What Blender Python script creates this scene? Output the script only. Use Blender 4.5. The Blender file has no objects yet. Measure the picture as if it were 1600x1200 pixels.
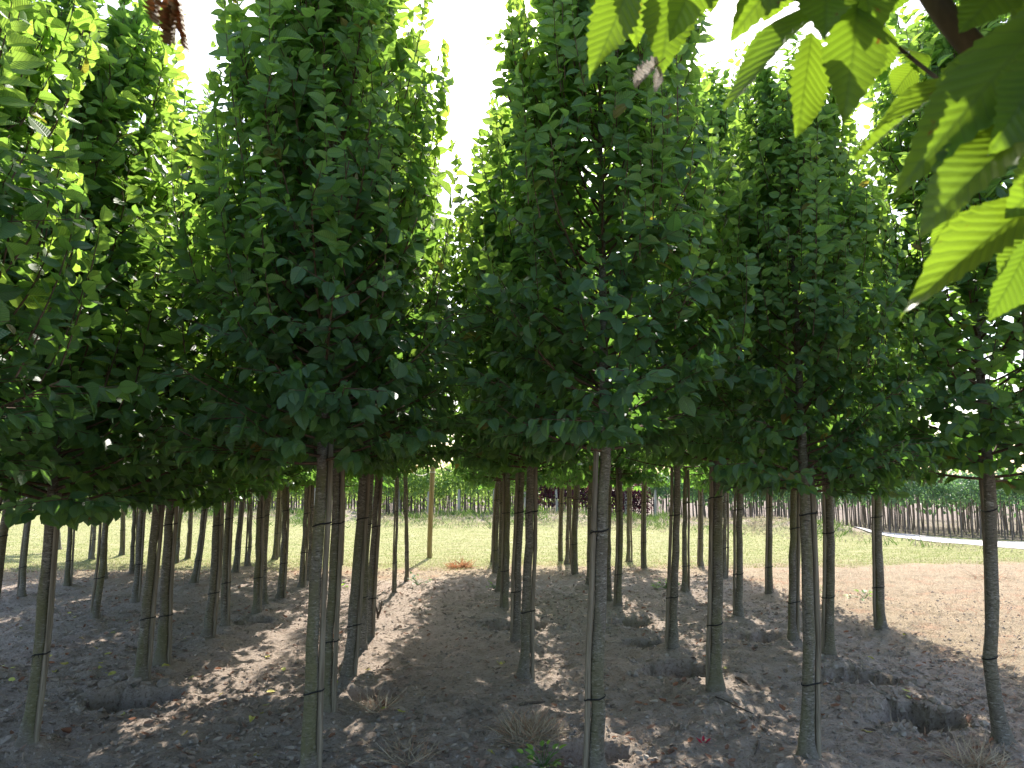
import bpy, math, random
import numpy as np
from mathutils import Vector, Matrix

random.seed(7)
RNG = np.random.default_rng(11)
SC = bpy.context.scene
COL = SC.collection

# ------------------------------------------------------------------ camera
W, H, F = 1600.0, 1200.0, 1150.0           # photograph size, focal length in its pixels
EYE = np.array([0.0, 0.0, 1.6])
HORIZON, VPX = 745.0, 736.0
PITCH = math.atan((HORIZON - H / 2) / F)
YAW = math.atan((W / 2 - VPX) / F)
camd = bpy.data.cameras.new("camera")
camd.sensor_fit = 'HORIZONTAL'
camd.sensor_width = 36.0
camd.lens = 36.0 * F / W
camd.clip_start = 0.05
camd.clip_end = 2000
camd.dof.use_dof = True
camd.dof.focus_distance = 5.2
camd.dof.aperture_fstop = 12.0
cam = bpy.data.objects.new("camera", camd)
COL.objects.link(cam)
cam.location = EYE
CR = Matrix.Rotation(-YAW, 3, 'Z') @ Matrix.Rotation(math.pi / 2 + PITCH, 3, 'X')
cam.rotation_euler = CR.to_euler()
SC.camera = cam
CRN = np.array(CR)

# ------------------------------------------------------------------ sky, sun, exposure
SUN_EL, SUN_AZ = math.radians(45), math.radians(9)
world = bpy.data.worlds.new("World")
SC.world = world
world.use_nodes = True
wn = world.node_tree
wn.nodes.clear()
sky = wn.nodes.new("ShaderNodeTexSky")
sky.sky_type = 'NISHITA'
sky.sun_disc = False
sky.sun_elevation = SUN_EL
sky.sun_rotation = SUN_AZ
sky.air_density = 1.0
sky.dust_density = 2.2
sky.ozone_density = 1.0
bg = wn.nodes.new("ShaderNodeBackground")
bg.inputs[1].default_value = 0.15
wo = wn.nodes.new("ShaderNodeOutputWorld")
wn.links.new(sky.outputs[0], bg.inputs[0])
wn.links.new(bg.outputs[0], wo.inputs[0])
sund = bpy.data.lights.new("sun", 'SUN')
sund.energy = 3.8
sund.angle = math.radians(0.53)
sund.color = (1.0, 0.94, 0.85)
sun = bpy.data.objects.new("sun", sund)
COL.objects.link(sun)
SDIR = Vector((math.sin(SUN_AZ) * math.cos(SUN_EL), math.cos(SUN_AZ) * math.cos(SUN_EL), math.sin(SUN_EL)))
sun.rotation_euler = SDIR.to_track_quat('Z', 'Y').to_euler()
sun.location = (0, 0, 20)
SC.view_settings.view_transform = 'Standard'
SC.view_settings.look = 'None'
SC.view_settings.exposure = 1.58
SC.view_settings.gamma = 1.0
SC.view_settings.use_curve_mapping = False
SC.cycles.use_denoising = True
SC.cycles.max_bounces = 7
SC.cycles.diffuse_bounces = 4
SC.cycles.glossy_bounces = 2
SC.cycles.transmission_bounces = 5
SC.cycles.caustics_reflective = False
SC.cycles.caustics_refractive = False
SC.cycles.sample_clamp_indirect = 6.0


# ------------------------------------------------------------------ helpers
def ray(px, py):
    """direction of the photograph's pixel in world space, unit depth along the view axis"""
    v = np.array([(px - W / 2) / F, (H / 2 - py) / F, -1.0])
    return CRN @ v


def on_ground(px, py, z=0.0):
    d = ray(px, py)
    t = (z - EYE[2]) / d[2]
    return EYE + d * t


def at_y(px, py, y):
    d = ray(px, py)
    return EYE + d * (y / d[1])


def at_depth(px, py, depth):
    return EYE + ray(px, py) * depth


def project(P):
    """world points (N,3) -> pixels and depth"""
    q = (P - EYE) @ CRN
    dep = -q[:, 2]
    dd = np.where(np.abs(dep) < 1e-6, 1e-6, dep)
    return W / 2 + F * q[:, 0] / dd, H / 2 - F * q[:, 1] / dd, dep


def hash2(ix, iy, s):
    h = (ix.astype(np.int64) * 374761393 + iy.astype(np.int64) * 668265263 + s * 1442695041) & 0x7fffffff
    h = ((h ^ (h >> 13)) * 1274126177) & 0x7fffffff
    return ((h ^ (h >> 16)) & 0xffff) / 65535.0


def vnoise(x, y, s=0):
    ix, iy = np.floor(x), np.floor(y)
    fx, fy = x - ix, y - iy
    fx = fx * fx * (3 - 2 * fx)
    fy = fy * fy * (3 - 2 * fy)
    a, b = hash2(ix, iy, s), hash2(ix + 1, iy, s)
    c, d = hash2(ix, iy + 1, s), hash2(ix + 1, iy + 1, s)
    return (a * (1 - fx) + b * fx) * (1 - fy) + (c * (1 - fx) + d * fx) * fy - 0.5


def fbm(x, y, s=0, n=4):
    r, a = 0, 1.0
    for i in range(n):
        r = r + a * vnoise(x * 2 ** i, y * 2 ** i, s + i * 17)
        a *= 0.5
    return r


def norm(v):
    return v / np.maximum(np.linalg.norm(v, axis=-1, keepdims=True), 1e-9)


def mesh(name, V, tris=None, quads=None, mat=None, uv=None, tint=None, smooth=False):
    V = np.asarray(V, dtype=np.float32).reshape(-1, 3)
    me = bpy.data.meshes.new(name)
    me.vertices.add(len(V))
    me.vertices.foreach_set("co", V.ravel())
    idx, start, n = [], [], 0
    for f, k in ((tris, 3), (quads, 4)):
        if f is not None and len(f):
            f = np.asarray(f, dtype=np.int32).reshape(-1, k)
            idx.append(f.ravel())
            start.append(n + np.arange(len(f), dtype=np.int32) * k)
            n += f.size
    idx = np.concatenate(idx)
    start = np.concatenate(start)
    me.loops.add(len(idx))
    me.loops.foreach_set("vertex_index", idx)
    me.polygons.add(len(start))
    me.polygons.foreach_set("loop_start", start.astype(np.int32))
    if uv is not None:
        l = me.uv_layers.new(name="UVMap")
        l.data.foreach_set("uv", np.asarray(uv, dtype=np.float32)[idx].ravel())
    if tint is not None:
        a = me.attributes.new("tint", 'FLOAT_VECTOR', 'POINT')
        a.data.foreach_set("vector", np.asarray(tint, dtype=np.float32).ravel())
    me.polygons.foreach_set("use_smooth", np.full(len(start), smooth))
    me.update()
    me.validate()
    if mat is not None:
        me.materials.append(mat)
    return me


def obj(name, me, parent=None, loc=None):
    o = bpy.data.objects.new(name, me)
    COL.objects.link(o)
    if loc is not None:
        o.location = loc
    if parent is not None:
        o.parent = parent
    return o


def tag(o, label=None, cat=None, group=None, kind=None):
    if label:
        o["label"] = label
    if cat:
        o["category"] = cat
    if group:
        o["group"] = group
    if kind:
        o["kind"] = kind
    return o


class Tubes:
    """collects tapering tubes, built as one mesh"""

    def __init__(self):
        self.V, self.Q, self.T, self.n = [], [], [], 0

    def add(self, pts, radii, sides=6, cap=True, lobes=None):
        P = np.asarray(pts, dtype=float)
        R = np.asarray(radii, dtype=float)
        k = len(P)
        T = np.gradient(P, axis=0)
        T = norm(T)
        m = norm(T.mean(axis=0))
        ref = np.array([1.0, 0, 0]) if abs(m[0]) < 0.8 else np.array([0, 1.0, 0])
        X = norm(np.cross(np.cross(T, ref), T))
        Y = np.cross(T, X)
        a = np.arange(sides) * 2 * math.pi / sides
        rr = R[:, None] * np.ones(sides)[None]
        if lobes is not None:
            rr = rr * lobes
        V = P[:, None] + rr[..., None] * (np.cos(a)[None, :, None] * X[:, None] + np.sin(a)[None, :, None] * Y[:, None])
        self.V.append(V.reshape(-1, 3))
        i = np.arange(k - 1)[:, None] * sides
        j = np.arange(sides)[None]
        j2 = (j + 1) % sides
        q = np.stack([i + j, i + j2, i + sides + j2, i + sides + j], -1).reshape(-1, 4) + self.n
        self.Q.append(q)
        if cap:
            b = self.n + (k - 1) * sides
            self.T.append(np.array([[b, b + s, b + s + 1] for s in range(1, sides - 1)]))
        self.n += k * sides

    def build(self, name, mat, smooth=True):
        T = np.concatenate(self.T) if self.T else None
        return mesh(name, np.concatenate(self.V), T, np.concatenate(self.Q), mat, smooth=smooth)


def loop_tube(C, r, sides=5):
    """closed ring following points C, as verts and quads"""
    C = np.asarray(C, float)
    k = len(C)
    T = norm(np.roll(C, -1, 0) - np.roll(C, 1, 0))
    Z = np.array([0, 0, 1.0])
    N = norm(np.cross(T, Z))
    a = np.arange(sides) * 2 * math.pi / sides
    V = C[:, None] + r * (np.cos(a)[None, :, None] * N[:, None] + 1.7 * np.sin(a)[None, :, None] * Z)
    i = np.arange(k)[:, None]
    j = np.arange(sides)[None]
    i2, j2 = (i + 1) % k, (j + 1) % sides
    Q = np.stack([i * sides + j, i * sides + j2, i2 * sides + j2, i2 * sides + j], -1).reshape(-1, 4)
    return V.reshape(-1, 3), Q


# ------------------------------------------------------------------ materials
class NT:
    def __init__(self, name):
        self.m = bpy.data.materials.new(name)
        self.m.use_nodes = True
        self.t = self.m.node_tree
        self.t.nodes.clear()
        self.out = self.t.nodes.new("ShaderNodeOutputMaterial")

    def n(self, kind, **kw):
        x = self.t.nodes.new("ShaderNode" + kind)
        for k, v in kw.items():
            setattr(x, k, v)
        return x

    def set(self, sock, v):
        if hasattr(v, "is_linked") or isinstance(v, bpy.types.NodeSocket):
            self.t.links.new(v, sock)
        else:
            sock.default_value = v

    def noise(self, vec, scale, detail=4, rough=0.55, dist=0.0, out=0):
        x = self.n("TexNoise")
        self.set(x.inputs["Vector"], vec)
        x.inputs["Scale"].default_value = scale
        x.inputs["Detail"].default_value = detail
        x.inputs["Roughness"].default_value = rough
        x.inputs["Distortion"].default_value = dist
        return x.outputs[out]

    def ramp(self, fac, lo, hi):
        x = self.n("MapRange")
        x.interpolation_type = 'SMOOTHSTEP'
        self.set(x.inputs[0], fac)
        x.inputs[1].default_value = lo
        x.inputs[2].default_value = hi
        return x.outputs[0]

    def mix(self, fac, a, b, mode='MIX'):
        x = self.n("Mix", data_type='RGBA', blend_type=mode)
        self.set(x.inputs[0], fac)
        for s, v in ((x.inputs[6], a), (x.inputs[7], b)):
            self.set(s, (*v, 1) if isinstance(v, tuple) and len(v) == 3 else v)
        return x.outputs[2]

    def math(self, op, a, b=0.0, c=0.0):
        x = self.n("Math", operation=op)
        self.set(x.inputs[0], a)
        self.set(x.inputs[1], b)
        self.set(x.inputs[2], c)
        return x.outputs[0]

    def mapping(self, vec, scale):
        x = self.n("Mapping")
        self.set(x.inputs[0], vec)
        x.inputs["Scale"].default_value = scale
        return x.outputs[0]

    def bump(self, h, strength, dist, normal=None):
        x = self.n("Bump")
        self.set(x.inputs["Height"], h)
        x.inputs["Strength"].default_value = strength
        x.inputs["Distance"].default_value = dist
        if normal is not None:
            self.set(x.inputs["Normal"], normal)
        return x.outputs[0]

    def principled(self, color, rough=0.8, normal=None, spec=0.3):
        x = self.n("BsdfPrincipled")
        self.set(x.inputs["Base Color"], (*color, 1) if isinstance(color, tuple) and len(color) == 3 else color)
        self.set(x.inputs["Roughness"], rough)
        x.inputs["Specular IOR Level"].default_value = spec
        if normal is not None:
            self.set(x.inputs["Normal"], normal)
        return x

    def finish(self, shader):
        self.t.links.new(shader, self.out.inputs[0])
        return self.m

    def pos(self):
        return self.n("NewGeometry").outputs["Position"]

    def obj_co(self):
        return self.n("TexCoord").outputs["Object"]


def leaf_material(name, dark, light, young, trans_dark, trans_young, rough=0.42, fac=0.42, veins=True, spec=0.45, nv=11.0, thin=False):
    """green leaf: tint attribute x = age towards young yellow-green, with crown light painted in, y = random"""
    t = NT(name)
    a = t.n("Attribute", attribute_name="tint")
    sep = t.n("SeparateXYZ")
    t.set(sep.inputs[0], a.outputs["Vector"])
    age_and_light, rnd, blem = sep.outputs[0], sep.outputs[1], sep.outputs[2]
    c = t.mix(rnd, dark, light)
    c = t.mix(age_and_light, c, young)
    tr = t.mix(age_and_light, trans_dark, trans_young)
    br = t.mix(blem, c, (0.25, 0.13, 0.035))
    trb = t.mix(blem, tr, (0.45, 0.25, 0.03))
    nrm = None
    if veins:
        uv = t.n("UVMap")
        s2 = t.n("SeparateXYZ")
        t.set(s2.inputs[0], uv.outputs[0])
        au = t.math('ABSOLUTE', s2.outputs[0])
        ch = t.math('SUBTRACT', s2.outputs[1], t.math('MULTIPLY', au, 0.55))
        w = t.math('SINE', t.math('MULTIPLY', ch, 6.2832 * nv))
        mid = t.ramp(au, 0.0, 0.05)
        hgt = t.math('ADD', t.math('MULTIPLY', w, 0.5), t.math('MULTIPLY', mid, 1.0))
        nrm = t.bump(hgt, 0.3 if thin else 0.55, 0.0016)
        vein = t.math('MULTIPLY', t.ramp(w, -1.0, -0.8 if thin else -0.55), mid)
        if thin:
            fine = t.noise(t.mapping(uv.outputs[0], (60, 60, 1)), 1.0, 4, 0.7)
            trb = t.mix(t.math('MULTIPLY', t.ramp(fine, 0.4, 0.75), 0.3), trb, (0.12, 0.24, 0.01))
            oi = t.n("ObjectInfo").outputs["Random"]
            cx = t.n("CombineXYZ")
            t.set(cx.inputs[2], t.math('MULTIPLY', oi, 50.0))
            va = t.n("VectorMath", operation='ADD')
            t.set(va.inputs[0], uv.outputs[0])
            t.set(va.inputs[1], cx.outputs[0])
            spot = t.ramp(t.noise(va.outputs[0], 5.0, 5, 0.65), 0.66, 0.72)
            trb = t.mix(spot, trb, (0.22, 0.10, 0.01))
            br = t.mix(spot, br, (0.13, 0.075, 0.03))
        trb = t.mix(vein, t.mix(0.45, trb, (0.05, 0.10, 0.01)), trb)
        br = t.mix(vein, t.mix(0.35, br, (0.14, 0.2, 0.06)), br)
    geo = t.n("NewGeometry")
    under = t.mix(geo.outputs["Backfacing"], br, t.mix(0.25, br, (0.13, 0.19, 0.09)))
    p = t.principled(under, rough, nrm, spec)
    tl = t.n("BsdfTranslucent")
    t.set(tl.inputs[0], trb)
    if nrm is not None:
        t.set(tl.inputs["Normal"], nrm)
    ms = t.n("MixShader")
    ms.inputs[0].default_value = fac
    t.t.links.new(p.outputs[0], ms.inputs[1])
    t.t.links.new(tl.outputs[0], ms.inputs[2])
    return t.finish(ms.outputs[0])


M = {}
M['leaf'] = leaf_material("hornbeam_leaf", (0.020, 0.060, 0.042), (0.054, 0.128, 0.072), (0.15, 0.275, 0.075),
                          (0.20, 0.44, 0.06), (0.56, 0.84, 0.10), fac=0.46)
M['leaf_hero'] = leaf_material("hornbeam_leaf_close", (0.03, 0.07, 0.022), (0.05, 0.10, 0.028), (0.075, 0.125, 0.03),
                               (0.18, 0.34, 0.02), (0.36, 0.52, 0.025), fac=0.5, nv=13.0, thin=True, spec=0.3)
M['leaf_far'] = leaf_material("hornbeam_leaf_plain", (0.020, 0.060, 0.042), (0.054, 0.128, 0.072), (0.15, 0.275, 0.075),
                              (0.20, 0.44, 0.06), (0.56, 0.84, 0.10), veins=False, fac=0.46)
M['leaf_young'] = leaf_material("young_tree_leaf", (0.12, 0.20, 0.07), (0.19, 0.28, 0.11), (0.24, 0.35, 0.10),
                                (0.36, 0.56, 0.12), (0.52, 0.68, 0.14), veins=False, fac=0.45)
M['leaf_silver'] = leaf_material("silver_green_leaf", (0.08, 0.14, 0.09), (0.17, 0.23, 0.16), (0.14, 0.24, 0.10),
                                 (0.16, 0.34, 0.10), (0.25, 0.42, 0.12), veins=False, fac=0.35, rough=0.5)
M['leaf_purple'] = leaf_material("purple_leaf", (0.022, 0.008, 0.018), (0.05, 0.016, 0.035), (0.11, 0.02, 0.035),
                                 (0.10, 0.012, 0.05), (0.32, 0.03, 0.07), veins=False, fac=0.3)
M['leaf_brown'] = leaf_material("dying_leaf", (0.07, 0.07, 0.03), (0.14, 0.10, 0.04), (0.20, 0.14, 0.06),
                                (0.30, 0.25, 0.06), (0.42, 0.28, 0.08), veins=False, fac=0.35)
M['leaf_dead'] = leaf_material("dead_leaf", (0.16, 0.075, 0.03), (0.26, 0.12, 0.05), (0.30, 0.16, 0.08),
                               (0.35, 0.12, 0.04), (0.45, 0.18, 0.06), veins=True, fac=0.25, rough=0.7, spec=0.2)
M['leaf_pale'] = leaf_material("bleached_leaf", (0.5, 0.46, 0.42), (0.6, 0.56, 0.5), (0.6, 0.5, 0.45),
                               (0.5, 0.45, 0.4), (0.5, 0.45, 0.4), veins=True, fac=0.25, rough=0.8, spec=0.1)
M['weed'] = leaf_material("weed_leaf", (0.05, 0.13, 0.03), (0.10, 0.22, 0.05), (0.2, 0.34, 0.05),
                          (0.25, 0.5, 0.06), (0.4, 0.6, 0.06), veins=False, fac=0.35)
M['yellow'] = leaf_material("yellow_leaf", (0.40, 0.34, 0.07), (0.55, 0.48, 0.14), (0.5, 0.52, 0.14),
                            (0.6, 0.5, 0.08), (0.6, 0.6, 0.1), veins=False, fac=0.2, rough=0.7, spec=0.2)


def litter_material(name, c1, c2, c3, rough=0.85, tl=0.4):
    t = NT(name)
    a = t.n("Attribute", attribute_name="tint")
    sep = t.n("SeparateXYZ")
    t.set(sep.inputs[0], a.outputs["Vector"])
    c = t.mix(sep.outputs[0], c1, c2)
    c = t.mix(sep.outputs[1], c, c3)
    if not tl:
        return t.finish(t.principled(c, rough, None, 0.2).outputs[0])
    b = t.n("BsdfTranslucent")
    t.set(b.inputs[0], c)
    ms = t.n("MixShader")
    ms.inputs[0].default_value = tl
    t.t.links.new(t.principled(c, rough, None, 0.2).outputs[0], ms.inputs[1])
    t.t.links.new(b.outputs[0], ms.inputs[2])
    return t.finish(ms.outputs[0])


M['litter'] = litter_material("leaf_litter", (0.17, 0.135, 0.105), (0.42, 0.36, 0.30), (0.26, 0.12, 0.07))
M['straw'] = litter_material("dry_straw", (0.32, 0.26, 0.18), (0.52, 0.45, 0.34), (0.38, 0.22, 0.14))
M['redstraw'] = litter_material("dry_weed_stalk", (0.35, 0.27, 0.19), (0.52, 0.43, 0.32), (0.42, 0.20, 0.125))
M['meadow'] = litter_material("meadow_grass", (0.23, 0.27, 0.085), (0.35, 0.35, 0.15), (0.46, 0.40, 0.26))
M['bermweed'] = litter_material("berm_weed", (0.10, 0.18, 0.04), (0.19, 0.27, 0.07), (0.42, 0.34, 0.25))
M['orange'] = litter_material("withered_orange", (0.34, 0.18, 0.09), (0.44, 0.26, 0.14), (0.34, 0.13, 0.06))
M['clod'] = litter_material("soil_crumb", (0.20, 0.165, 0.135), (0.32, 0.27, 0.225), (0.38, 0.33, 0.28), 0.95, 0)


def bark_material():
    t = NT("hornbeam_bark")
    co = t.obj_co()
    oi = t.n("ObjectInfo").outputs["Random"]
    off = t.n("CombineXYZ")
    t.set(off.inputs[2], t.math('MULTIPLY', oi, 40.0))
    v = t.n("VectorMath", operation='ADD')
    t.set(v.inputs[0], co)
    t.set(v.inputs[1], off.outputs[0])
    p = v.outputs[0]
    big = t.noise(p, 5.0, 5)
    fine = t.noise(t.mapping(p, (60, 60, 160)), 1.0, 5, 0.65)
    lent = t.noise(t.mapping(p, (26, 26, 95)), 1.0, 4, 0.7, 0.8)
    c = t.mix(t.ramp(fine, 0.3, 0.7), (0.08, 0.072, 0.058), (0.27, 0.25, 0.21))
    c = t.mix(t.ramp(big, 0.35, 0.7), c, (0.14, 0.122, 0.094))
    c = t.mix(t.math('MULTIPLY', t.ramp(lent, 0.55, 0.66), 0.8), c, (0.40, 0.38, 0.33))
    c = t.mix(t.math('MULTIPLY', t.ramp(lent, 0.45, 0.34), 0.85), c, (0.045, 0.039, 0.03))
    moss = t.noise(t.mapping(p, (9, 9, 2.2)), 1.0, 5, 0.65)
    mm = t.math('MULTIPLY', t.ramp(moss, 0.42, 0.60), t.math('MULTIPLY_ADD', oi, 0.55, 0.22))
    c = t.mix(mm, c, t.mix(fine, (0.10, 0.10, 0.035), (0.19, 0.185, 0.075)))
    # soil splash at the foot
    s = t.n("SeparateXYZ")
    t.set(s.inputs[0], co)
    foot = t.ramp(t.math('ADD', s.outputs[2], t.math('MULTIPLY', big, 0.16)), 0.22, 0.05)
    c = t.mix(t.math('MULTIPLY', foot, 0.6), c, (0.18, 0.155, 0.125))
    h = t.math('ADD', t.math('MULTIPLY', fine, 0.6), t.math('MULTIPLY', lent, 0.9))
    n = t.bump(h, 1.0, 0.010)
    return t.finish(t.principled(c, 0.85, n, 0.2).outputs[0])


def simple(name, c1, c2, scale=(30, 30, 4), rough=0.85, bump=0.4, dist=0.003):
    t = NT(name)
    co = t.obj_co()
    oi = t.n("ObjectInfo").outputs["Random"]
    v = t.n("VectorMath", operation='ADD')
    t.set(v.inputs[0], co)
    cx = t.n("CombineXYZ")
    t.set(cx.inputs[2], t.math('MULTIPLY', oi, 30.0))
    t.set(v.inputs[1], cx.outputs[0])
    f = t.noise(t.mapping(v.outputs[0], scale), 1.0, 5, 0.6)
    c = t.mix(t.ramp(f, 0.3, 0.7), c1, c2)
    return t.finish(t.principled(c, rough, t.bump(f, bump, dist), 0.2).outputs[0])


M['bark'] = bark_material()
M['twig'] = simple("twig_bark", (0.07, 0.045, 0.03), (0.14, 0.095, 0.06), (40, 40, 20))
M['stake'] = simple("weathered_stake", (0.12, 0.098, 0.07), (0.27, 0.235, 0.175), (70, 70, 3))
M['post'] = simple("wooden_post_wood", (0.26, 0.185, 0.09), (0.42, 0.32, 0.17), (50, 50, 3))
M['palepost'] = simple("pale_post_wood", (0.36, 0.31, 0.25), (0.52, 0.46, 0.38), (40, 40, 3))
M['band'] = simple("black_tie_band", (0.012, 0.012, 0.012), (0.025, 0.025, 0.025), (60, 60, 60), 0.6, 0.1)
M['stem'] = simple("young_stem_bark", (0.11, 0.09, 0.074), (0.20, 0.168, 0.14), (30, 30, 6))
M['stick'] = simple("fallen_stick_bark", (0.06, 0.045, 0.035), (0.13, 0.10, 0.075), (40, 40, 40))
M['clodbig'] = simple("soil_clod_soil", (0.18, 0.148, 0.12), (0.32, 0.27, 0.225), (14, 14, 14), 0.95, 1.0, 0.02)
M['wire'] = simple("pale_wire", (0.45, 0.42, 0.38), (0.55, 0.5, 0.45), (20, 20, 20), 0.6)
M['redscrap'] = simple("red_plastic", (0.35, 0.02, 0.04), (0.5, 0.04, 0.07), (20, 20, 20), 0.5)

# ------------------------------------------------------------------ where things stand (photo pixel of foot, pixel of crown's lower edge)
# (foot x, foot y, top x, top y, trunk diameter, stake side)
ROWS = {
    'post': [(481, 1218, 503, 735, .088, 1), (508, 1117, 526, 738, .082, 1), (543, 1062, 568, 735, .092, 1), (566, 1022, 580, 740, .075, -1),
             (576, 1003, 590, 745, .07, 1), (617, 935, 622, 742, .045, -1), (635, 911, 632, 742, .05, 1)],
    'alley': [(932, 1214, 946, 715, .092, -1), (820, 1066, 829, 736, .092, 1), (807, 1007, 815, 746, .078, -1), (789, 952, 793, 754, .085, -1),
              (780, 928, 784, 757, .08, 1), (775, 899, 779, 760, .08, -1), (770, 882, 775, 763, .085, 1)],
    'pits': [(1263, 1190, 1257, 762, .088, 1), (1118, 1088, 1122, 728, .105, -1), (1052, 1019, 1058, 735, .085, -1), (966, 950, 969, 752, .075, -1),
             (952, 944, 953, 756, .072, -1), (920, 917, 922, 756, .075, 1), (899, 900, 903, 757, .09, -1), (886, 885, 888, 760, .08, 1),
             (877, 879, 880, 761, .075, -1)],
    'bent': [(1560, 1166, 1546, 760, .098, 1), (1296, 1036, 1296, 760, .085, -1), (1238, 1009, 1240, 760, .082, 1), (1155, 973, 1156, 748, .088, -1),
             (1291, 956, 1291, 760, .06, 1), (1070, 926, 1071, 748, .085, 1), (1007, 894, 1008, 758, .08, -1), (982, 880, 982, 764, .08, 1)],
    'edge': [(1376, 990, 1372, 758, .098, -1), (1243, 943, 1243, 764, .06, 1), (1203, 933, 1204, 766, .085, -1), (1131, 905, 1133, 767, .075, 1), (1095, 887, 1096, 765, .085, -1)],
    'dug': [(43, 1174, 82, 775, .09, 1), (218, 1072, 246, 776, .09, 1), (252, 1046, 268, 772, .095, 1), (323, 1007, 340, 764, .085, 1), (351, 988, 359, 766, .075, 1),
            (400, 965, 407, 763, .078, 1), (412, 950, 421, 762, .085, -1), (437, 937, 445, 762, .085, 1), (470, 921, 479, 762, .08, 1), (481, 913, 489, 764, .07, -1), (530, 886, 534, 765, .075, 1)],
    'shade': [(-18, 1053, 15, 758, .09, -1), (148, 974, 167, 770, .08, -1), (210, 951, 223, 772, .08, 1), (302, 918, 321, 768, .085, 1), (340, 909, 346, 770, .06, 1),
              (367, 897, 379, 762, .085, 1), (387, 888, 392, 764, .08, -1), (428, 877, 435, 765, .075, 1), (435, 872, 440, 766, .075, -1)],
    'dusk': [(34, 938, 50, 770, .08, -1), (104, 922, 112, 772, .08, 1), (164, 908, 168, 772, .07, -1), (206, 899, 212, 774, .08, 1), (276, 884, 287, 772, .075, -1), (292, 877, 298, 774, .08, 1)],
    'outer': [(143, 879, 151, 776, .085, -1), (190, 872, 192, 776, .085, 1), (92, 862, 95, 778, .085, -1)],
}
PITS = [(205, 1092, .23, .18), (398, 974, .17, .12), (1062, 1046, .24, .18), (1012, 1004, .20, .15), (980, 972, .20, .12), (1098, 947, .20, .16),
        (1197, 998, .24, .17), (1336, 1064, .24, .16), (1436, 1120, .25, .19), (800, 974, .30, .13), (905, 1172, .22, .12), (580, 1084, .14, .09)]
TREES = []
for row, L in ROWS.items():
    for k, (bx, by, tx, ty, dia, side) in enumerate(L):
        b = on_ground(bx, by)
        p = at_y(tx, ty, b[1])
        TREES.append(dict(row=row, k=k, base=b, top=p, dia=dia, side=side))
for row, k, x, y, dia, side in (('dug', 11, -2.55, 2.75, .09, 1), ('shade', 9, -3.95, 4.35, .09, 1)):
    TREES.append(dict(row=row, k=k, base=np.array([x, y, 0.0]), top=np.array([x + .12, y, 1.55]), dia=dia, side=side))
PITG = [(*on_ground(x, y)[:2], r, d) for x, y, r, d in PITS]
FIELD = np.array([(-34, 46.0), (-27, 42.0), (-13, 32.5), (-3.3, 27.6), (6.0, 26.0), (10.3, 23.2), (12.9, 19.4), (15.0, 17.0), (19, 13.5)])
ROADP = np.array([(10.9, 21.3), (11.6, 18.7), (13.0, 16.7), (16, 14.4), (22, 11.0), (34, 5.0), (80, -20)])


def poly_dist(x, y, P):
    """signed distance to a polyline, positive on its near (camera) side"""
    best = np.full(np.shape(x), 1e9)
    sgn = np.ones(np.shape(x))
    for a, b in zip(P[:-1], P[1:]):
        d = b - a
        L2 = d @ d
        t = np.clip(((x - a[0]) * d[0] + (y - a[1]) * d[1]) / L2, 0, 1)
        qx, qy = x - a[0] - t * d[0], y - a[1] - t * d[1]
        r = np.hypot(qx, qy)
        s = np.sign(qx * d[1] - qy * d[0])
        m = r < best
        best = np.where(m, r, best)
        sgn = np.where(m, s, sgn)
    return best * np.where(sgn == 0, 1, sgn)


def ground_z(x, y, fine=True):
    x = np.asarray(x, float)
    y = np.asarray(y, float)
    near = np.clip((30 - np.hypot(x, y)) / 12, 0, 1)
    z = 0.05 * fbm(x * 0.7, y * 0.7, 3, 3) * near
    soil = np.clip((14.0 - y) / 2.0, 0, 1) * np.clip((11 - np.abs(x)) / 2, 0, 1)
    z = z + soil * (0.022 * fbm(x * 4, y * 4, 9, 3))
    if fine:
        z = z + soil * 0.034 * fbm(x * 11, y * 11, 23, 4)
    for t in TREES:
        b = t['base']
        r = np.hypot(x - b[0], y - b[1])
        z = z + 0.045 * np.exp(-(r / 0.2) ** 2)
    for px, py, r0, dep in PITG:
        ang = np.arctan2(y - py, x - px)
        wob = 1 + 0.45 * vnoise(ang * 1.6 + 7 + px * 5, ang * 0 + py * 3, 5) + 0.35 * vnoise(x * 16, y * 16, 8)
        r = np.hypot((x - px) / 1.25, y - py) / (r0 * wob)
        s = np.clip((1.14 - r) / 0.34, 0, 1)
        s = s * s * (3 - 2 * s)
        z = z - s * dep * 1.75 * (1 + 0.5 * fbm(x * 11, y * 11, 41, 3))
        rim = np.exp(-((r - 1.35) / 0.26) ** 2)
        z = z + rim * (0.006 + 0.05 * np.clip(fbm(x * 13, y * 13, 31, 4) + .0, 0, 1)) * (0.5 - 0.2 * np.sign(y - py))
    d = poly_dist(x, y, FIELD)
    berm = np.exp(-((d - 1.7) / 1.0) ** 2) * np.clip((11.3 - x) / 1.5, 0, 1)
    z = z + berm * (0.34 + 0.26 * fbm(x * 1.1, y * 1.1, 51, 3))
    return z


def gz(x, y):
    return float(ground_z(np.array([x]), np.array([y]))[0])


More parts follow.
